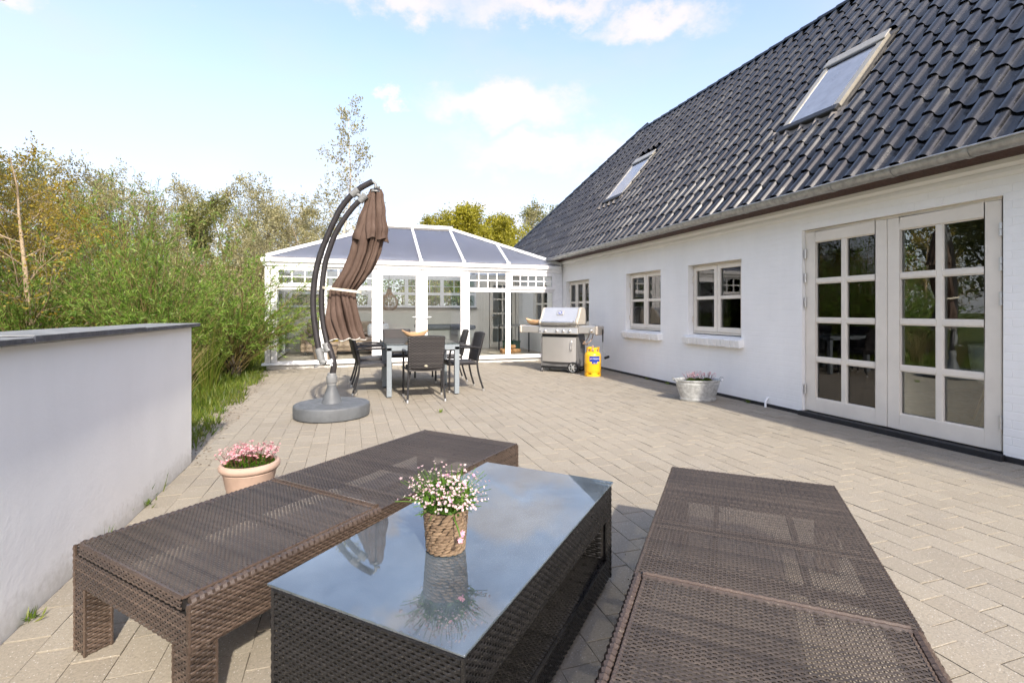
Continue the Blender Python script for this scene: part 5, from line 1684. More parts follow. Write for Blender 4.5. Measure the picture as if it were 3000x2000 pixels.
m = MB(); m.box(-.075, .075, -.055, .055, .0, .008, bt); G(m, 'badge', M['steel'], lid, bevel=.006)
m = MB(); m.add([bt @ Vector((.034*cos(2*pi*k/20), .034*sin(2*pi*k/20), .0088)) for k in range(20)], [tuple(range(20))]); G(m, 'thermometer', M['bluelabel'], lid, recalc=False)
m = MB(); m.add([bt @ Vector((x, y, .0095)) for (x, y) in ((-.028,.004), (-.01,.016), (.02,.014), (.006,.004), (.024,-.008), (-.012,-.014), (-.004,-.004))], [tuple(range(7))]); G(m, 'dial_face', M['whitelabel'], lid, recalc=False)
# side shelves
m = MB(); m.box(-.80, -.407, -.235, .17, .765, .905); sl = G(m, 'side_shelf', M['steel'], bevel=.012)
m = MB(); m.box(-.86, -.80, -.25, .185, .755, .915); G(m, 'end_cap', M['castbeige'], sl, bevel=.022)
m = MB(); m.box(.407, .73, -.235, .17, .765, .900); sr = G(m, 'side_shelf', M['steel'], bevel=.012)
m = MB(); m.box(.73, .79, -.25, .185, .735, .912); G(m, 'end_cap', M['castbeige'], sr, bevel=.022)
m = MB(); m.box(.43, .71, -.20, .14, .9015, .916); G(m, 'burner_lid', M['steel2'], sr, bevel=.006)
knob(.665, .825, sr, .028).location = (0, .035, 0)
# wheels
def wheel(x, y, r, w):
    m = MB(); m.lathe([(r*.74, -w/2), (r*.98, -w/2), (r, -w*.3), (r, w*.3), (r*.98, w/2), (r*.74, w/2)], 32, closed=True)
    R = Matrix.Translation((x, y, r)) @ Matrix.Rotation(pi/2, 4, 'X')
    m.xf(R); wh = G(m, 'wheel', M['rubber'], smooth=True)
    m = MB(); m.lathe([(r*.70, -w*.4), (r*.76, -w*.45), (r*.76, w*.45), (r*.70, w*.4)], 32, closed=True)
    for k in range(6):
        a = 2*pi*k/6
        m.beam((0, 0, w*.2), (r*.72*cos(a), r*.72*sin(a), w*.2), r*.17, w*.5, (0,0,1))
    m.lathe([(r*.22, w*.3), (r*.22, w*.52), (0, w*.55)], 14)
    m.xf(R); G(m, 'rim', M['galv'], wh)
wheel(.30, -.245, .108, .045)
wheel(.30, .225, .108, .045)
for (x, y) in ((-.36, -.20), (-.36, .17)):
    m = MB(); m.lathe([(0, -.016), (.034, -.016), (.038, -.008), (.038, .008), (.034, .016), (0, .016)], 16); m.xf(Matrix.Translation((x, y, .038)) @ Matrix.Rotation(pi/2, 4, 'Y')); cs = G(m, 'castor', M['greypaint'], smooth=True)
    m = MB(); m.box(x-.022, x+.022, y-.012, y+.012, .05, .071); G(m, 'fork', M['black'], cs)
# hose loops from the grill to the bottle
m = MB(); m.tube(spline([Vector(p) for p in [(.55, .0, .76), (.53, -.06, .66), (.48, -.10, .60), (.45, -.10, .56), (.52, -.14, .57), (.60, -.16, .60), (.645, -.12, .68), (.64, -.05, .77)]], 5), .009, 7)
m.tube(spline([Vector(p) for p in [(.39, .05, .63), (.44, -.02, .59), (.50, -.09, .555), (.55, -.13, .55)]], 5), .009, 7)
G(m, 'hose', M['hose'], smooth=True)
bowl((3.61, 9.56, .906), radians(-50), 'pale dug-out wooden bowl on the left shelf of the gas grill')
# brush hanging from the right shelf
gb = tag(empty('grill_brush', (4.64, 8.60, 0)), 'black handled grill brush hanging from the right shelf of the grill', 'brush')
m = MB(); m.tube([(0, 0, .86), (0, 0, .845)], .003, 5); m.tube([(0, 0, .845), (.0, 0, .72), (0, 0, .60)], [.012, .013, .011], 8); m.build('handle', M['black'], gb, smooth=True)
m = MB(); m.tube([(0, 0, .60), (.0, 0, .48), (.03, -.02, .40), (.07, -.04, .32)], .004, 6); m.build('rod', M['steel'], gb)
m = MB(); m.box(-.05, .05, -.02, .02, -.022, .022, Matrix.Translation((.065, -.04, .305)) @ Matrix.Rotation(-.3, 4, 'Y')); m.build('brush_head', M['black'], gb, bevel=.005)

# ---- gas bottle
bt_ = tag(empty('gas_bottle', (4.27, 8.30, 0), radians(234)), 'yellow gas bottle with blue label standing beside the grill', 'gas bottle')
m = MB(); m.lathe([(.0, .05), (.09, .05), (.135, .058), (.150, .085), (.153, .11), (.153, .235), (.1545, .24), (.153, .245), (.153, .37), (.148, .405), (.128, .435), (.09, .452), (.04, .458), (.0, .458)], 44); m.build('cylinder', M['yellow'], bt_, smooth=True)
def ring_seg(r0, r1, z0, z1, a0, a1, n):
    m = MB(); v = []
    for k in range(n+1):
        a = a0 + (a1-a0)*k/n
        v += [(r0*cos(a), r0*sin(a), z0), (r1*cos(a), r1*sin(a), z0), (r1*cos(a), r1*sin(a), z1), (r0*cos(a), r0*sin(a), z1)]
    f = [(0,1,2,3), (4*n+3, 4*n+2, 4*n+1, 4*n)]
    for k in range(n):
        for j in range(4): f.append((k*4+j, k*4+(j+1) % 4, k*4+4+(j+1) % 4, k*4+4+j))
    m.add(v, f); return m
m = MB()
for s in [ring_seg(.145, .154, 0, .045, 0, 2*pi-.001, 44)] + [ring_seg(.135, .150, .044, .07, 2*pi*k/5, 2*pi*k/5+.75, 8) for k in range(5)]: m.add(s.v, s.f)
m.build('foot_ring', M['yellow'], bt_, smooth=True)
m = ring_seg(.106, .117, .415, .436, 0, 2*pi-.001, 32)
for k in range(4):
    a = 2*pi*k/4 + .35
    s = ring_seg(.105, .118, .425, .505, a, a+.42, 5); m.add(s.v, s.f)
    s = ring_seg(.105, .124, .500, .53, a-.12, a+.62, 8); m.add(s.v, s.f)
m.build('collar', M['yellow'], bt_, smooth=True)
m = MB(); m.lathe([(.022, .455), (.022, .50), (.016, .505), (.016, .53), (.02, .535), (.018, .56), (0, .56)], 14); m.build('valve', M['hose'], bt_, smooth=True)
def cyl_patch(a0, a1, z0, z1, r, n=14, poly=None):
    m = MB(); v = []
    for z in (z0, z1):
        for k in range(n+1):
            a = a0 + (a1-a0)*k/n; v.append((r*cos(a), r*sin(a), z))
    m.add(v, [(k, k+1, n+1+k+1, n+1+k) for k in range(n)]); return m
lab0, lab1 = radians(-14), radians(62)
m = cyl_patch(lab0, lab1, .275, .375, .1545)
q_ = cyl_patch(lab0+.30, lab1-.36, .235, .276, .1545); m.add(q_.v, q_.f)
m.build('label', M['bluelabel'], bt_, recalc=False)
def bend_text(s, size, a_start, z, r, mat, name):
    cu = bpy.data.curves.new('t', 'FONT'); cu.body = s; cu.size = size; cu.resolution_u = 2
    ob = bpy.data.objects.new('t', cu); COL.objects.link(ob)
    dg = bpy.context.evaluated_depsgraph_get(); dg.update()
    me = bpy.data.meshes.new_from_object(ob.evaluated_get(dg))
    bpy.data.objects.remove(ob); bpy.data.curves.remove(cu)
    for v in me.vertices:
        a = a_start + v.co.x/r
        v.co = (r*cos(a), r*sin(a), z + v.co.y)
    me.materials.clear(); me.materials.append(mat)
    return link(name, me, bt_)
bend_text('PRIMAGAZ', .030, lab0+.36, .318, .1553, M['whitelabel'], 'lettering')
bend_text('PRIMAGAZ', .017, lab0+.44, .247, .1553, M['whitelabel'], 'lettering')
m = MB(); m.add([(.1553*cos(lab0+.2+.07*cos(t)*1.0), .1553*sin(lab0+.2+.07*cos(t)), .329+.0125*sin(t)) for t in [2*pi*k/16 for k in range(16)]], [tuple(range(16))]); m.build('emblem', M['whitelabel'], bt_, recalc=False)
m = MB(); m.add([(.1558*cos(lab0+.2+.04*cos(t)*1.0), .1558*sin(lab0+.2+.04*cos(t)), .329+.007*sin(t)) for t in [2*pi*k/16 for k in range(16)]], [tuple(range(16))]); m.build('emblem_dot', M['redlabel'], bt_, recalc=False)
# ================================================================== vegetation
def polytube(polys, rads, k):
    """many tapered polylines (each list of Vector) as one vertex/face array"""
    Vs, Fs = [], []; o = 0
    ang = np.arange(k)*2*pi/k; ca, sa = np.cos(ang), np.sin(ang)
    for P, R in zip(polys, rads):
        P = np.asarray(P, float); n = len(P)
        T = np.empty_like(P); T[1:-1] = P[2:]-P[:-2]; T[0] = P[1]-P[0]; T[-1] = P[-1]-P[-2]
        T /= np.linalg.norm(T, axis=1)[:, None] + 1e-9
        ref = np.array([.31, .17, .93]) if abs(T[0, 2]) < .8 else np.array([1., .2, .1])
        U = np.cross(T, ref); U /= np.linalg.norm(U, axis=1)[:, None] + 1e-9
        W = np.cross(T, U)
        ring = P[:, None, :] + np.asarray(R)[:, None, None]*(ca[None, :, None]*U[:, None, :] + sa[None, :, None]*W[:, None, :])
        Vs.append(ring.reshape(-1, 3))
        i = np.arange(n-1)[:, None]*k; j = np.arange(k)[None, :]; j2 = (j+1) % k
        Fs.append(np.stack([i+j, i+j2, i+k+j2, i+k+j], -1).reshape(-1, 4) + o); o += n*k
    return np.vstack(Vs), np.vstack(Fs)
def grow_tree(seed, H, r0, cfg):
    """returns branch polylines per level and twig end positions/directions"""
    rs = np.random.default_rng(seed)
    lev = [[] for _ in cfg['n']] ; rad = [[] for _ in cfg['n']]
    tips, tdir = [], []
    def go(p, d, L, r, l):
        n = cfg['seg'][l]; pts = [p.copy()]; q = p.copy(); dd = d.copy()
        for i in range(n):
            q = q + dd*L/n; pts.append(q.copy())
            dd = dd + rs.normal(size=3)*cfg['wob'][l]; dd[2] += cfg['up'][l]; dd /= np.linalg.norm(dd)
        pts = np.array(pts); rr_ = np.linspace(r, r*cfg['taper'][l], n+1)
        lev[l].append(pts); rad[l].append(rr_)
        last = l == len(cfg['n'])-1
        if last:
            for t in np.linspace(.15, 1, cfg['leafpos']):
                k = t*n; i = min(int(k), n-1); f = k-i
                tips.append(pts[i]*(1-f)+pts[i+1]*f); tdir.append(pts[i+1]-pts[i])
            return
        m = cfg['n'][l+1]; m = max(1, int(rs.normal(m, m*.15)))
        t0 = cfg['start'][l]; az = rs.random()*6.28
        for c in range(m):
            t = t0 + (1-t0)*(c + rs.random()*.8)/m; t = min(t, .99)
            k = t*n; i = min(int(k), n-1); f = k-i
            b = pts[i]*(1-f)+pts[i+1]*f; ax = pts[i+1]-pts[i]; ax /= np.linalg.norm(ax)
            az += 2.4 + rs.normal()*.5
            u = np.cross(ax, [.3, .2, .9] if abs(ax[2]) < .9 else [1, 0, 0]); u /= np.linalg.norm(u); w = np.cross(ax, u)
            an = cfg['ang'][l]*(1 + rs.normal()*.2)
            nd = ax*cos(an) + (u*cos(az)+w*sin(az))*sin(an)
            shape = (1 - cfg['shrink'][l]*(t-t0)/(1-t0+1e-6))
            go(b, nd, L*cfg['ratio'][l]*shape*rs.uniform(.7, 1.25), max(.0022, np.interp(t, [0, 1], [r, r*cfg['taper'][l]])*cfg['rr'][l]), l+1)
    go(np.array([0., 0, -.06]), np.array([cfg.get('lean', 0.0), 0, 1.0]), H, r0, 0)
    return lev, rad, np.array(tips), np.array(tdir), rs
def tree_meshes(name, seed, H, r0, cfg, leaf, bark, nleaf, LL, LW, jit, up=.0):
    lev, rad, tips, td, rs = grow_tree(seed, H, r0, cfg)
    parts = []
    for l in range(len(lev)):
        if lev[l]: parts.append(polytube(lev[l], rad[l], (7, 5, 4, 3, 3)[l]))
    V, F = merge(parts); tm = fast_mesh('trunk', V, F, bark, smooth=True)
    idx = rs.integers(0, len(tips), nleaf)
    P = tips[idx] + rs.normal(size=(nleaf, 3))*jit
    D = td[idx]/(np.linalg.norm(td[idx], axis=1)[:, None]+1e-9); D[:, 2] += up
    V, F = leaf_quads(rs, P, LL, LW, 0, D, .8)
    top = float(np.percentile(V[:, 2], 99.7))
    return tm, fast_mesh('crown', V, F, leaf), top
def plant_tree(name, loc, rz, sc, meshes, label, cat, group=None):
    g = empty(name, (loc[0], loc[1], -.05), rz); g.scale = (sc, sc, sc)
    tag(g, label, cat, group)
    link('trunk', meshes[0], g); link('crown', meshes[1], g)
    return g
def ud(u, d):
    r = (u-1176)/1142*d
    return (s18*d + c18*r, c18*d - s18*r)
wood = dict(n=[1, 14, 10, 7], seg=[8, 6, 4, 3], wob=[.06, .12, .16, .2], up=[.02, .07, .05, .02], taper=[.08, .2, .3, .5], start=[.16, .15, .1], ang=[.85, .75, .8],
            ratio=[.52, .45, .42], shrink=[.45, .35, .3], rr=[.45, .5, .55], leafpos=4)
multi = dict(wood, n=[1, 19, 10, 7], start=[.05, .2, .1], ang=[.6, .6, .8], ratio=[.75, .4, .4], shrink=[.55, .35, .3])
thin = dict(wood, n=[1, 22, 7, 4], start=[.22, .2, .1], ang=[.75, .6, .7], ratio=[.26, .45, .45], up=[.01, .02, -.02, -.05], shrink=[.6, .3, .3])
slim = dict(wood, n=[1, 20, 8, 4], start=[.14, .15, .1], ang=[1.05, .6, .7], ratio=[.42, .42, .42], up=[.005, .04, .03, 0], shrink=[.7, .3, .3])
TO = [tree_meshes('o', 31+i, 6.0, .10, multi if i % 2 else wood, M['leaf_olive'], M['bark'], 11000, .080, .054, .06) for i in range(3)]
TG = [tree_meshes('g', 51+i, 6.0, .13, wood, M['leaf_green'], M['bark'], 17000, .095, .066, .09) for i in range(2)]
TY = [tree_meshes('y', 71+i, 5.0, .07, multi, M['leaf_yellow'], M['bark'], 11000, .065, .044, .05) for i in range(2)]
TF = [tree_meshes('f', 91+i, 6.5, .14, wood, M['leaf_fresh'], M['bark'], 26000, .13, .09, .15) for i in range(2)]
TT = tree_meshes('t', 95, 6.5, .07, thin, M['leaf_olive'], M['bark_pale'], 2600, .09, .06, .07)
rw = random.Random(12)
WOOD = [  # image column, distance, top row, kind, words
    (-130, 14, 318, 'g', 'tall green tree at the far left edge, behind the slim pale trunk'),
    (-25, 17, 345, 'g', 'dense green tree left of the slim pale trunked tree'),
    (60, 13, 372, 'y', 'yellow leaved multi stemmed tree behind the slim pale trunk'),
    (150, 16, 352, 'o', 'olive tree right of the slim pale trunk, tallest of the left group'),
    (228, 18, 398, 'o', 'twiggy olive tree left of the garden skyline dip'),
    (305, 20, 428, 'o', 'sparse olive tree above the left part of the willow thicket'),
    (385, 19, 432, 'o', 'sparse olive tree above the middle of the willow thicket'),
    (468, 16, 448, 'g', 'dense dark green tree among the sparse olive ones'),
    (530, 21, 418, 'o', 'sparse olive tree right of the dense dark green one'),
    (592, 20, 414, 'o', 'sparse olive tree with the highest twigs left of the conservatory'),
    (655, 22, 424, 'o', 'sparse olive tree just left of the parasol arm'),
    (712, 19, 462, 'o', 'low olive tree rising behind the left hip of the conservatory roof'),
    (765, 24, 486, 'o', 'sparse olive tree seen between the parasol arms'),
    (195, 12, 475, 'y', 'low yellow tree behind the left willow bush'),
    (345, 13, 528, 'o', 'low olive tree behind the tall willow shoots'),
    (20, 10.5, 470, 'y', 'low orange yellow tree at the left edge behind the wall'),
    (570, 15, 540, 'o', 'low olive tree left of the conservatory corner'),
    (1018, 27, 505, 'f', 'small fresh green treetop left of the roof ridge end of the conservatory'),
    (1062, 24, 476, 'f', 'yellow green tree behind the conservatory ridge'),
    (1118, 25, 470, 'f', 'fullest yellow green tree behind the conservatory, left of the house roof'),
    (1166, 24, 500, 'f', 'low yellow green tree tucked against the house roof edge'),
    (1213, 26, 468, 't', 'thin nearly bare tree between the yellow green trees and the roof'),
    (1268, 27, 466, 'g', 'green tree peeping over the far end of the house roof'),
]
base_h = {'o': 6.0, 'g': 6.0, 'y': 5.0, 'f': 6.5, 't': 6.5}
cnt = {}
for (u, d, tv_, kd, words) in WOOD:
    x, y = ud(u, d)
    h = 1.25 + (714-tv_)/1142*d
    ms = {'o': TO, 'g': TG, 'y': TY, 'f': TF, 't': [TT]}[kd]
    cnt[kd] = cnt.get(kd, 0) + 1
    plant_tree({'o': 'olive_tree', 'g': 'green_tree', 'y': 'yellow_tree', 'f': 'leafy_tree', 't': 'bare_tree'}[kd], (x, y), rw.uniform(0, 6.28), h/ms[cnt[kd] % len(ms)][2], ms[cnt[kd] % len(ms)], words, 'tree', 'trees around the garden')
# trees left of the frame that the glass doors mirror
for i, (x, y, s) in enumerate([(-7.5, 6.5, 1.15), (-8.5, 9.3, 1.25), (-10.5, 12.5, 1.4), (-7.0, 3.4, 1.1), (-11.5, 7.0, 1.5)]):
    plant_tree('green_tree', (x, y), i*1.3, s, TG[i % 2], ['green tree left of the frame, mirrored in the panes nearest the right hinges', 'green tree left of the frame, mirrored in the middle panes of the double door', 'green tree left of the frame, mirrored in the left leaf of the double door', 'green tree left of the frame behind the garden wall, nearest the camera', 'tallest green tree left of the frame, mirrored above the others'][i], 'tree', 'trees mirrored in the door')
# slim tree with a pale trunk behind the wall
x, y = ud(70, 7.4)
ST = tree_meshes('s', 7, 3.95, .066, slim, M['leaf_yellow'], M['bark_pale'], 3600, .045, .03, .05)
plant_tree('slim_tree', (x, y), .4, 3.85/ST[2], ST, 'slim tree with pale orange trunk and sparse yellow leaves behind the garden wall', 'tree')
# birch
x, y = ud(775, 22)
BM = tree_meshes('b', 17, 10.2, .105, dict(thin, lean=.02, n=[1, 20, 9, 5], ratio=[.23, .5, .45]), M['leaf_olive'], M['bark_birch'], 3400, .10, .07, .06)
plant_tree('birch_tree', (x, y), 1.0, 10.3/BM[2], BM, 'tall thin birch with sparse leaves rising above the conservatory', 'tree')

# ---- willow bushes: fans of rods with narrow leaves
def willow(loc, seed, nrod, L0, L1, spread, nl, label, toward=(0, 0), crown=.10, group='willow bushes'):
    rs = np.random.default_rng(seed)
    polys, rads, P, D = [], [], [], []
    stub = []; 
    for i in range(nrod):
        a = rs.random()*2*pi; ln = rs.uniform(L0, L1)
        lean = spread*rs.random()**.7
        p = np.array([cos(a)*crown*rs.random(), sin(a)*crown*rs.random(), rs.uniform(.05, .5)])
        d = np.array([cos(a)*lean + toward[0], sin(a)*lean + toward[1], 1.0]); d /= np.linalg.norm(d)
        pts = [p.copy()]; n = 8
        for k in range(n):
            p = p + d*ln/n; pts.append(p.copy())
            d = d + rs.normal(size=3)*.07 + np.array([0, 0, -.055*lean]); d /= np.linalg.norm(d)
        pts = np.array(pts); pts[:, 2] = np.maximum(pts[:, 2], .05)
        polys.append(pts); rads.append(np.linspace(.009, .002, n+1)*rs.uniform(.7, 1.4))
        subs = [pts]
        for k in range(5):
            t = rs.uniform(.3, .95)*n; j = min(int(t), n-1)
            b = pts[j] + (pts[j+1]-pts[j])*(t-j); dd = (pts[j+1]-pts[j]); dd = dd/np.linalg.norm(dd) + rs.normal(size=3)*.5; dd[2] += .2; dd /= np.linalg.norm(dd)
            l2 = rs.uniform(.2, .55)*ln*.5
            q = np.array([b + dd*l2*s + np.array([0, 0, -.06*s*s]) for s in np.linspace(0, 1, 4)])
            polys.append(q); rads.append(np.linspace(.003, .0012, 4)); subs.append(q)
        for q in subs:
            m = int(nl*(.45 if q is pts else .30))
            t = rs.uniform(.25 if q is pts else .05, 1, m)*(len(q)-1.001); j = t.astype(int); f = (t-j)[:, None]
            P.append(q[j]*(1-f)+q[j+1]*f); e = q[j+1]-q[j]; D.append(e/(np.linalg.norm(e, axis=1)[:, None]+1e-9))
    for k in range(5):
        a = rs.random()*6.28
        stub.append(np.array([[cos(a)*.03, sin(a)*.03, -.05], [cos(a)*.08, sin(a)*.08, .25], [cos(a)*.16, sin(a)*.16, .6]]))
    V1, F1_ = polytube(polys, rads, 4); V2, F2_ = polytube(stub, [np.array([.07, .05, .03])]*5, 7)
    g = empty('willow_bush', (loc[0], loc[1], -.04)); tag(g, label, 'bush', group)
    link('trunk', fast_mesh('trunk', V2, F2_, M['bark_dark'], smooth=True), g)
    link('rods', fast_mesh('rods', V1, F1_, M['willowrod']), g)
    P = np.vstack(P); D = np.vstack(D)
    V, F = leaf_quads(rs, P, .082, .0125, 0, D, .55)
    link('leaves', fast_mesh('leaves', V, F, M['leaf_willow']), g)
    return g
willow((-2.05, 10.35), 3, 120, .9, 2.3, 1.15, 60, 'green willow bush leaning over the lawn against the conservatory corner', (.25, -.05))
willow((-2.95, 9.2), 4, 110, .8, 2.1, 1.0, 64, 'green willow bush directly behind the end of the garden wall', (.12, -.1))
willow((-3.55, 9.9), 5, 75, 1.2, 3.25, .55, 75, 'tall green willow bush with upright shoots behind the garden wall')
willow((-3.0, 10.9), 8, 60, 1.0, 3.1, .6, 75, 'green willow bush farther back, between the tall shoots and the conservatory')
willow((-4.5, 9.2), 6, 80, .8, 1.9, 1.0, 60, 'low green willow bush right of the slim pale trunk')
willow((-4.9, 10.6), 7, 70, 1.1, 2.6, .8, 60, 'willow bush behind the slim pale trunk, left end of the thicket')
# low shrubs and undergrowth
def shrub(name, loc, rad, h, n, mat, L, W, seed, label, cat='shrub', group='undergrowth shrubs'):
    rs = np.random.default_rng(seed); g = empty(name, (loc[0], loc[1], -.05)); tag(g, label, cat, group)
    polys, rads, P, D = [], [], [], []
    for i in range(46):
        a = rs.random()*6.28; r = rad*np.sqrt(rs.random()); e = np.array([cos(a)*r, sin(a)*r, h*rs.uniform(.45, 1.05)*(1-.35*(r/rad)**2)])
        b = e*np.array([.25, .25, 0]) ; m = (b+e)/2 + rs.normal(size=3)*.08
        q = np.array([b, m, e]); polys.append(q); rads.append(np.array([.012, .008, .003]))
        k = n//46; t = rs.random(k)**.7*1.999; j = t.astype(int); f = (t-j)[:, None]
        P.append(q[j]*(1-f)+q[j+1]*f + rs.normal(size=(k, 3))*rad*.16); D.append(np.repeat((e-b)[None]/np.linalg.norm(e-b), k, 0))
    V, F = polytube(polys, rads, 4); link('stems', fast_mesh('stems', V, F, M['bark_dark']), g)
    V, F = leaf_quads(rs, np.vstack(P), L, W, 0, np.vstack(D), 1.0); link('leaves', fast_mesh('leaves', V, F, mat), g)
for i, (u, d, h, r, mat, words) in enumerate([(215, 8.6, 1.28, .75, 'leaf_bright', 'bright green low shrub showing just above the garden wall'),
        (285, 9.0, 1.22, .7, 'leaf_bright', 'bright green low shrub right of its twin above the garden wall'),
        (10, 10.5, 2.1, 1.2, 'leaf_green', 'dark shrub at the left edge behind the garden wall'),
        (110, 11.5, 2.3, 1.3, 'leaf_olive', 'olive shrub behind the slim pale trunk'),
        (250, 12.5, 2.6, 1.5, 'leaf_olive', 'olive shrub filling the thicket behind the low bright shrubs'),
        (400, 13.0, 2.9, 1.5, 'leaf_olive', 'olive shrub behind the tall willow shoots'),
        (520, 13.5, 2.9, 1.5, 'leaf_olive', 'olive shrub in the thicket left of the conservatory'),
        (620, 15.0, 3.0, 1.4, 'leaf_olive', 'olive shrub rising behind the conservatory corner'),
        (690, 17.0, 3.6, 1.5, 'leaf_green', 'green shrub behind the left end of the conservatory roof'),
        (320, 15.5, 3.6, 1.8, 'leaf_green', 'dark green shrub deep in the thicket behind the garden wall'),
        (470, 15.5, 3.4, 1.8, 'leaf_green', 'dark green shrub deep in the thicket below the dense tree'),
        (130, 14.5, 3.6, 1.9, 'leaf_green', 'dark green shrub deep in the thicket at the left')]):
    shrub('shrub', ud(u, d), r, h, 5200 if d > 10 else 3800, M[mat], .085 if d > 10 else .05, .055 if d > 10 else .03, 200+i, words)
# clipped hedge behind the conservatory
rs = np.random.default_rng(9)
hg = empty('hedge', (1.2, 15.9, -.05)); tag(hg, 'green leafy hedge seen through the back windows of the conservatory', 'hedge')
P = np.stack([rs.uniform(-3.4, 2.9, 9000), rs.normal(0, .28, 9000), rs.uniform(.5, 2.75, 9000)], 1)
V, F = leaf_quads(rs, P, .085, .06, .2); link('leaves', fast_mesh('leaves', V, F, M['leaf_hedge']), hg)
polys = [np.array([[x, 0, 0], [x+.1, .05, 1.2], [x-.05, 0, 2.4]]) for x in np.arange(-3.2, 2.9, .35)]
V, F = polytube(polys, [np.array([.03, .02, .01])]*len(polys), 5); link('stems', fast_mesh('stems', V, F, M['bark_dark']), hg)
# ---- lawn edge: grass, reeds, litter
rs = np.random.default_rng(14)
n = 24000
y = rs.uniform(3.4, 13.5, n); tlx = np.array([terrace_left(min(max(q, 4.6), 11.2)) for q in y])
dist = rs.random(n)**1.5*3.2
keep = (y < 11.15) | (dist > .45)
x = tlx - .10 - dist + rs.normal(0, .03, n)*(1+np.sin(y*7)) - np.clip(.10*np.sin(y*3.1) + .06*np.sin(y*11), -.03, .2)
P = np.stack([x, y, np.full(n, -.05)], 1)[keep]
D = np.zeros_like(P); D[:, 2] = 1
V, F = leaf_quads(rs, P, .13, .011, 0, D, .42)
stuff(tag(link('grass', fast_mesh('grass', V, F, M['grass'])), 'uneven green grass along the left edge of the paving', 'grass'))
# lawn blades farther off
n = 14000
P = np.stack([rs.uniform(-7.5, -1.6, n), rs.uniform(7, 16, n), np.full(n, -.05)], 1); P = P[(P[:, 0] < -2.0) | (P[:, 1] > 99)]
D = np.zeros_like(P); D[:, 2] = 1
V, F = leaf_quads(rs, P, .20, .016, 0, D, .5)
stuff(tag(link('meadow_grass', fast_mesh('meadow_grass', V, F, M['grass'])), 'longer grass under the willow bushes', 'grass'))
def reeds(loc, seed, n, h, mat, label):
    rs = np.random.default_rng(seed); polys, rads = [], []
    for i in range(n):
        a = rs.random()*6.28; ln = h*rs.uniform(.6, 1.15); le = rs.uniform(.05, .55)
        b = np.array([cos(a)*.12*rs.random(), sin(a)*.12*rs.random(), 0])
        q = [b + np.array([cos(a)*le*s*s*ln, sin(a)*le*s*s*ln, ln*s*(1-.25*le*s)]) for s in np.linspace(0, 1, 6)]
        polys.append(np.array(q)); rads.append(np.linspace(.004, .0012, 6))
    V, F = polytube(polys, rads, 3)
    g = link('reed_clump', fast_mesh('reed_clump', V, F, mat)); g.location = (loc[0], loc[1], -.05)
    tag(g, label, 'grass clump', 'reed clumps')
reeds((-2.05, 7.1), 1, 90, .75, M['drygrass'], 'tall straw coloured reed clump just past the end of the garden wall')
reeds((-2.3, 8.0), 2, 110, .95, M['drygrass'], 'tall straw coloured reed clump below the willow nearest the wall')
reeds((-2.1, 8.8), 3, 120, 1.1, M['grass'], 'green reed clump in front of the willow trunk')
reeds((-1.95, 6.2), 4, 110, .8, M['grass'], 'green reed clump nearest the end of the garden wall')
# dead leaves and crumbs along the border and on the stones
n = 900
y = rs.uniform(4.3, 11.0, n); tlx = np.array([terrace_left(q) for q in y]); x = tlx - .05 + rs.normal(0, .09, n)
P = np.stack([x, y, np.full(n, .003)], 1)
D = rs.normal(size=(n, 3)); D[:, 2] *= .12
V, F = leaf_quads(rs, P, .022, .010, 0, D, .1); V[:, 2] = np.clip(V[:, 2], .002, .012)
n = 260
P = np.stack([rs.uniform(-1.1, 4.9, n), rs.uniform(.8, 11, n), np.full(n, .004)], 1); D = rs.normal(size=(n, 3)); D[:, 2] *= .1
V2, F2_ = leaf_quads(rs, P, .013, .006, 0, D, .1); V2[:, 2] = np.clip(V2[:, 2], .002, .009)
V, F = merge([(V, F), (V2, F2_)])
stuff(tag(link('leaf_litter', fast_mesh('leaf_litter', V, F, M['litter'])), 'brown crumbs and dead leaves on the paving edge', 'litter'))
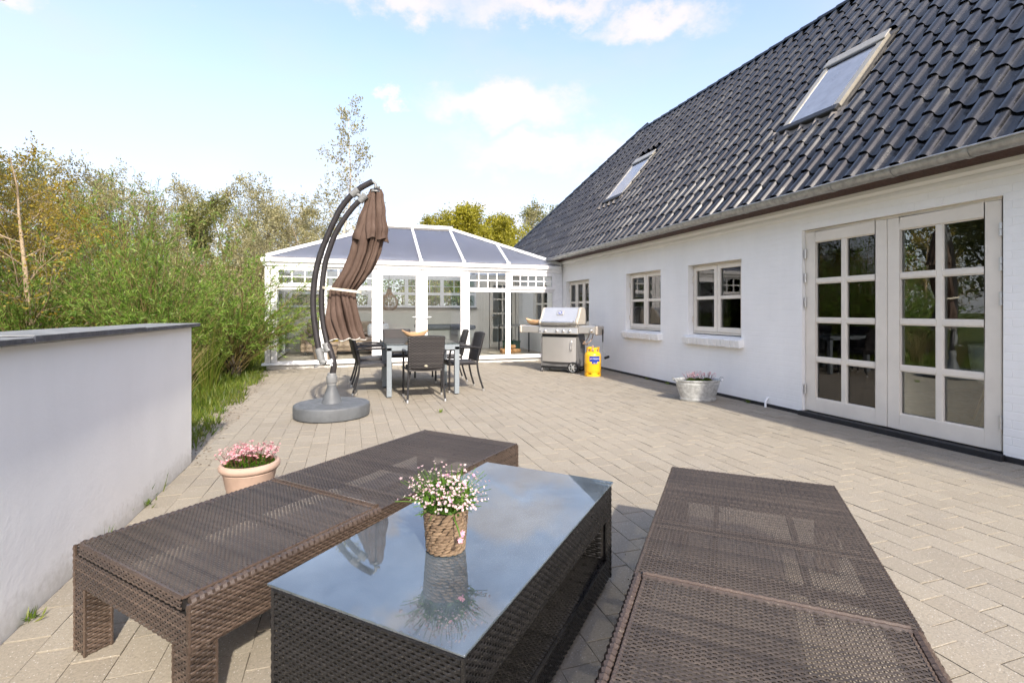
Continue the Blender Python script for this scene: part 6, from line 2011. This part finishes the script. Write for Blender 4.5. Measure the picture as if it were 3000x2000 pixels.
# small weeds in the joints
rq = random.Random(77)
for i, (x, y, h, w_) in enumerate([(-1.185, 3.02, .10, 'grass tuft at the foot of the garden wall near the lounger'), (-1.19, 3.62, .05, 'small weed at the foot of the garden wall beyond the tuft'), (-1.18, 2.42, .04, 'small weed at the foot of the garden wall near the lounger leg'), (-.83, 1.86, .035, 'tiny weed in a joint by the near lounger leg'),
        (4.93, 7.55, .04, 'small weed under the left window of the house'), (4.93, 6.95, .05, 'small weed on the plinth between the two windows'), (4.92, 5.2, .05, 'small weed right of the zinc tub'), (4.92, 2.35, .045, 'yellow weed at the right end of the door sill'), (1.60, 2.25, .03, 'tiny weed in a joint between table and right lounger'),
        (1.02, 5.85, .045, 'tiny weed in a joint before the dining chairs'), (1.05, 10.6, .06, 'small weed before the conservatory door')]):
    rs2 = np.random.default_rng(300+i); k = 26
    P = np.stack([x + rs2.normal(0, .012, k), y + rs2.normal(0, .016, k), np.zeros(k)], 1); D = np.zeros((k, 3)); D[:, 2] = 1
    V, F = leaf_quads(rs2, P, h, .007, 0, D, .6); V[:, 2] = np.maximum(V[:, 2], .002)
    tag(link('weed', fast_mesh('weed', V, F, M['leaf_bright' if i % 2 else 'grass'])), w_, 'weed', 'weeds in the joints')
# ---- neighbouring house glimpsed through the thicket
nb = empty('neighbour_house', (*ud(575, 38), -.05), radians(20)); tag(nb, 'ochre house with orange roof glimpsed far behind the willow thicket', 'house')
M['ochre'] = mat_plain('ochre_render', (.55, .40, .22), .9, var=.1); M['ored'] = mat_plain('orange_tiles', (.42, .16, .07), .8, var=.15)
m = MB(); m.box(-5, 5, -3, 3, 0, 2.5); m.build('wall', M['ochre'], nb)
m = MB(); m.prism([(-3.4, 2.5), (3.4, 2.5), (0, 4.6)], 'x', -5.3, 5.3); m.build('roof', M['ored'], nb)
for x in (-3, -.8, 1.6, 3.6):
    m = MB(); m.box(x-.5, x+.5, -3.03, -2.98, .9, 2.1); w = m.build('window', M['upvc'], nb)
    m = MB(); m.box(x-.42, x+.42, -3.05, -3.031, .98, 2.02); m.build('pane', M['dark'], w)
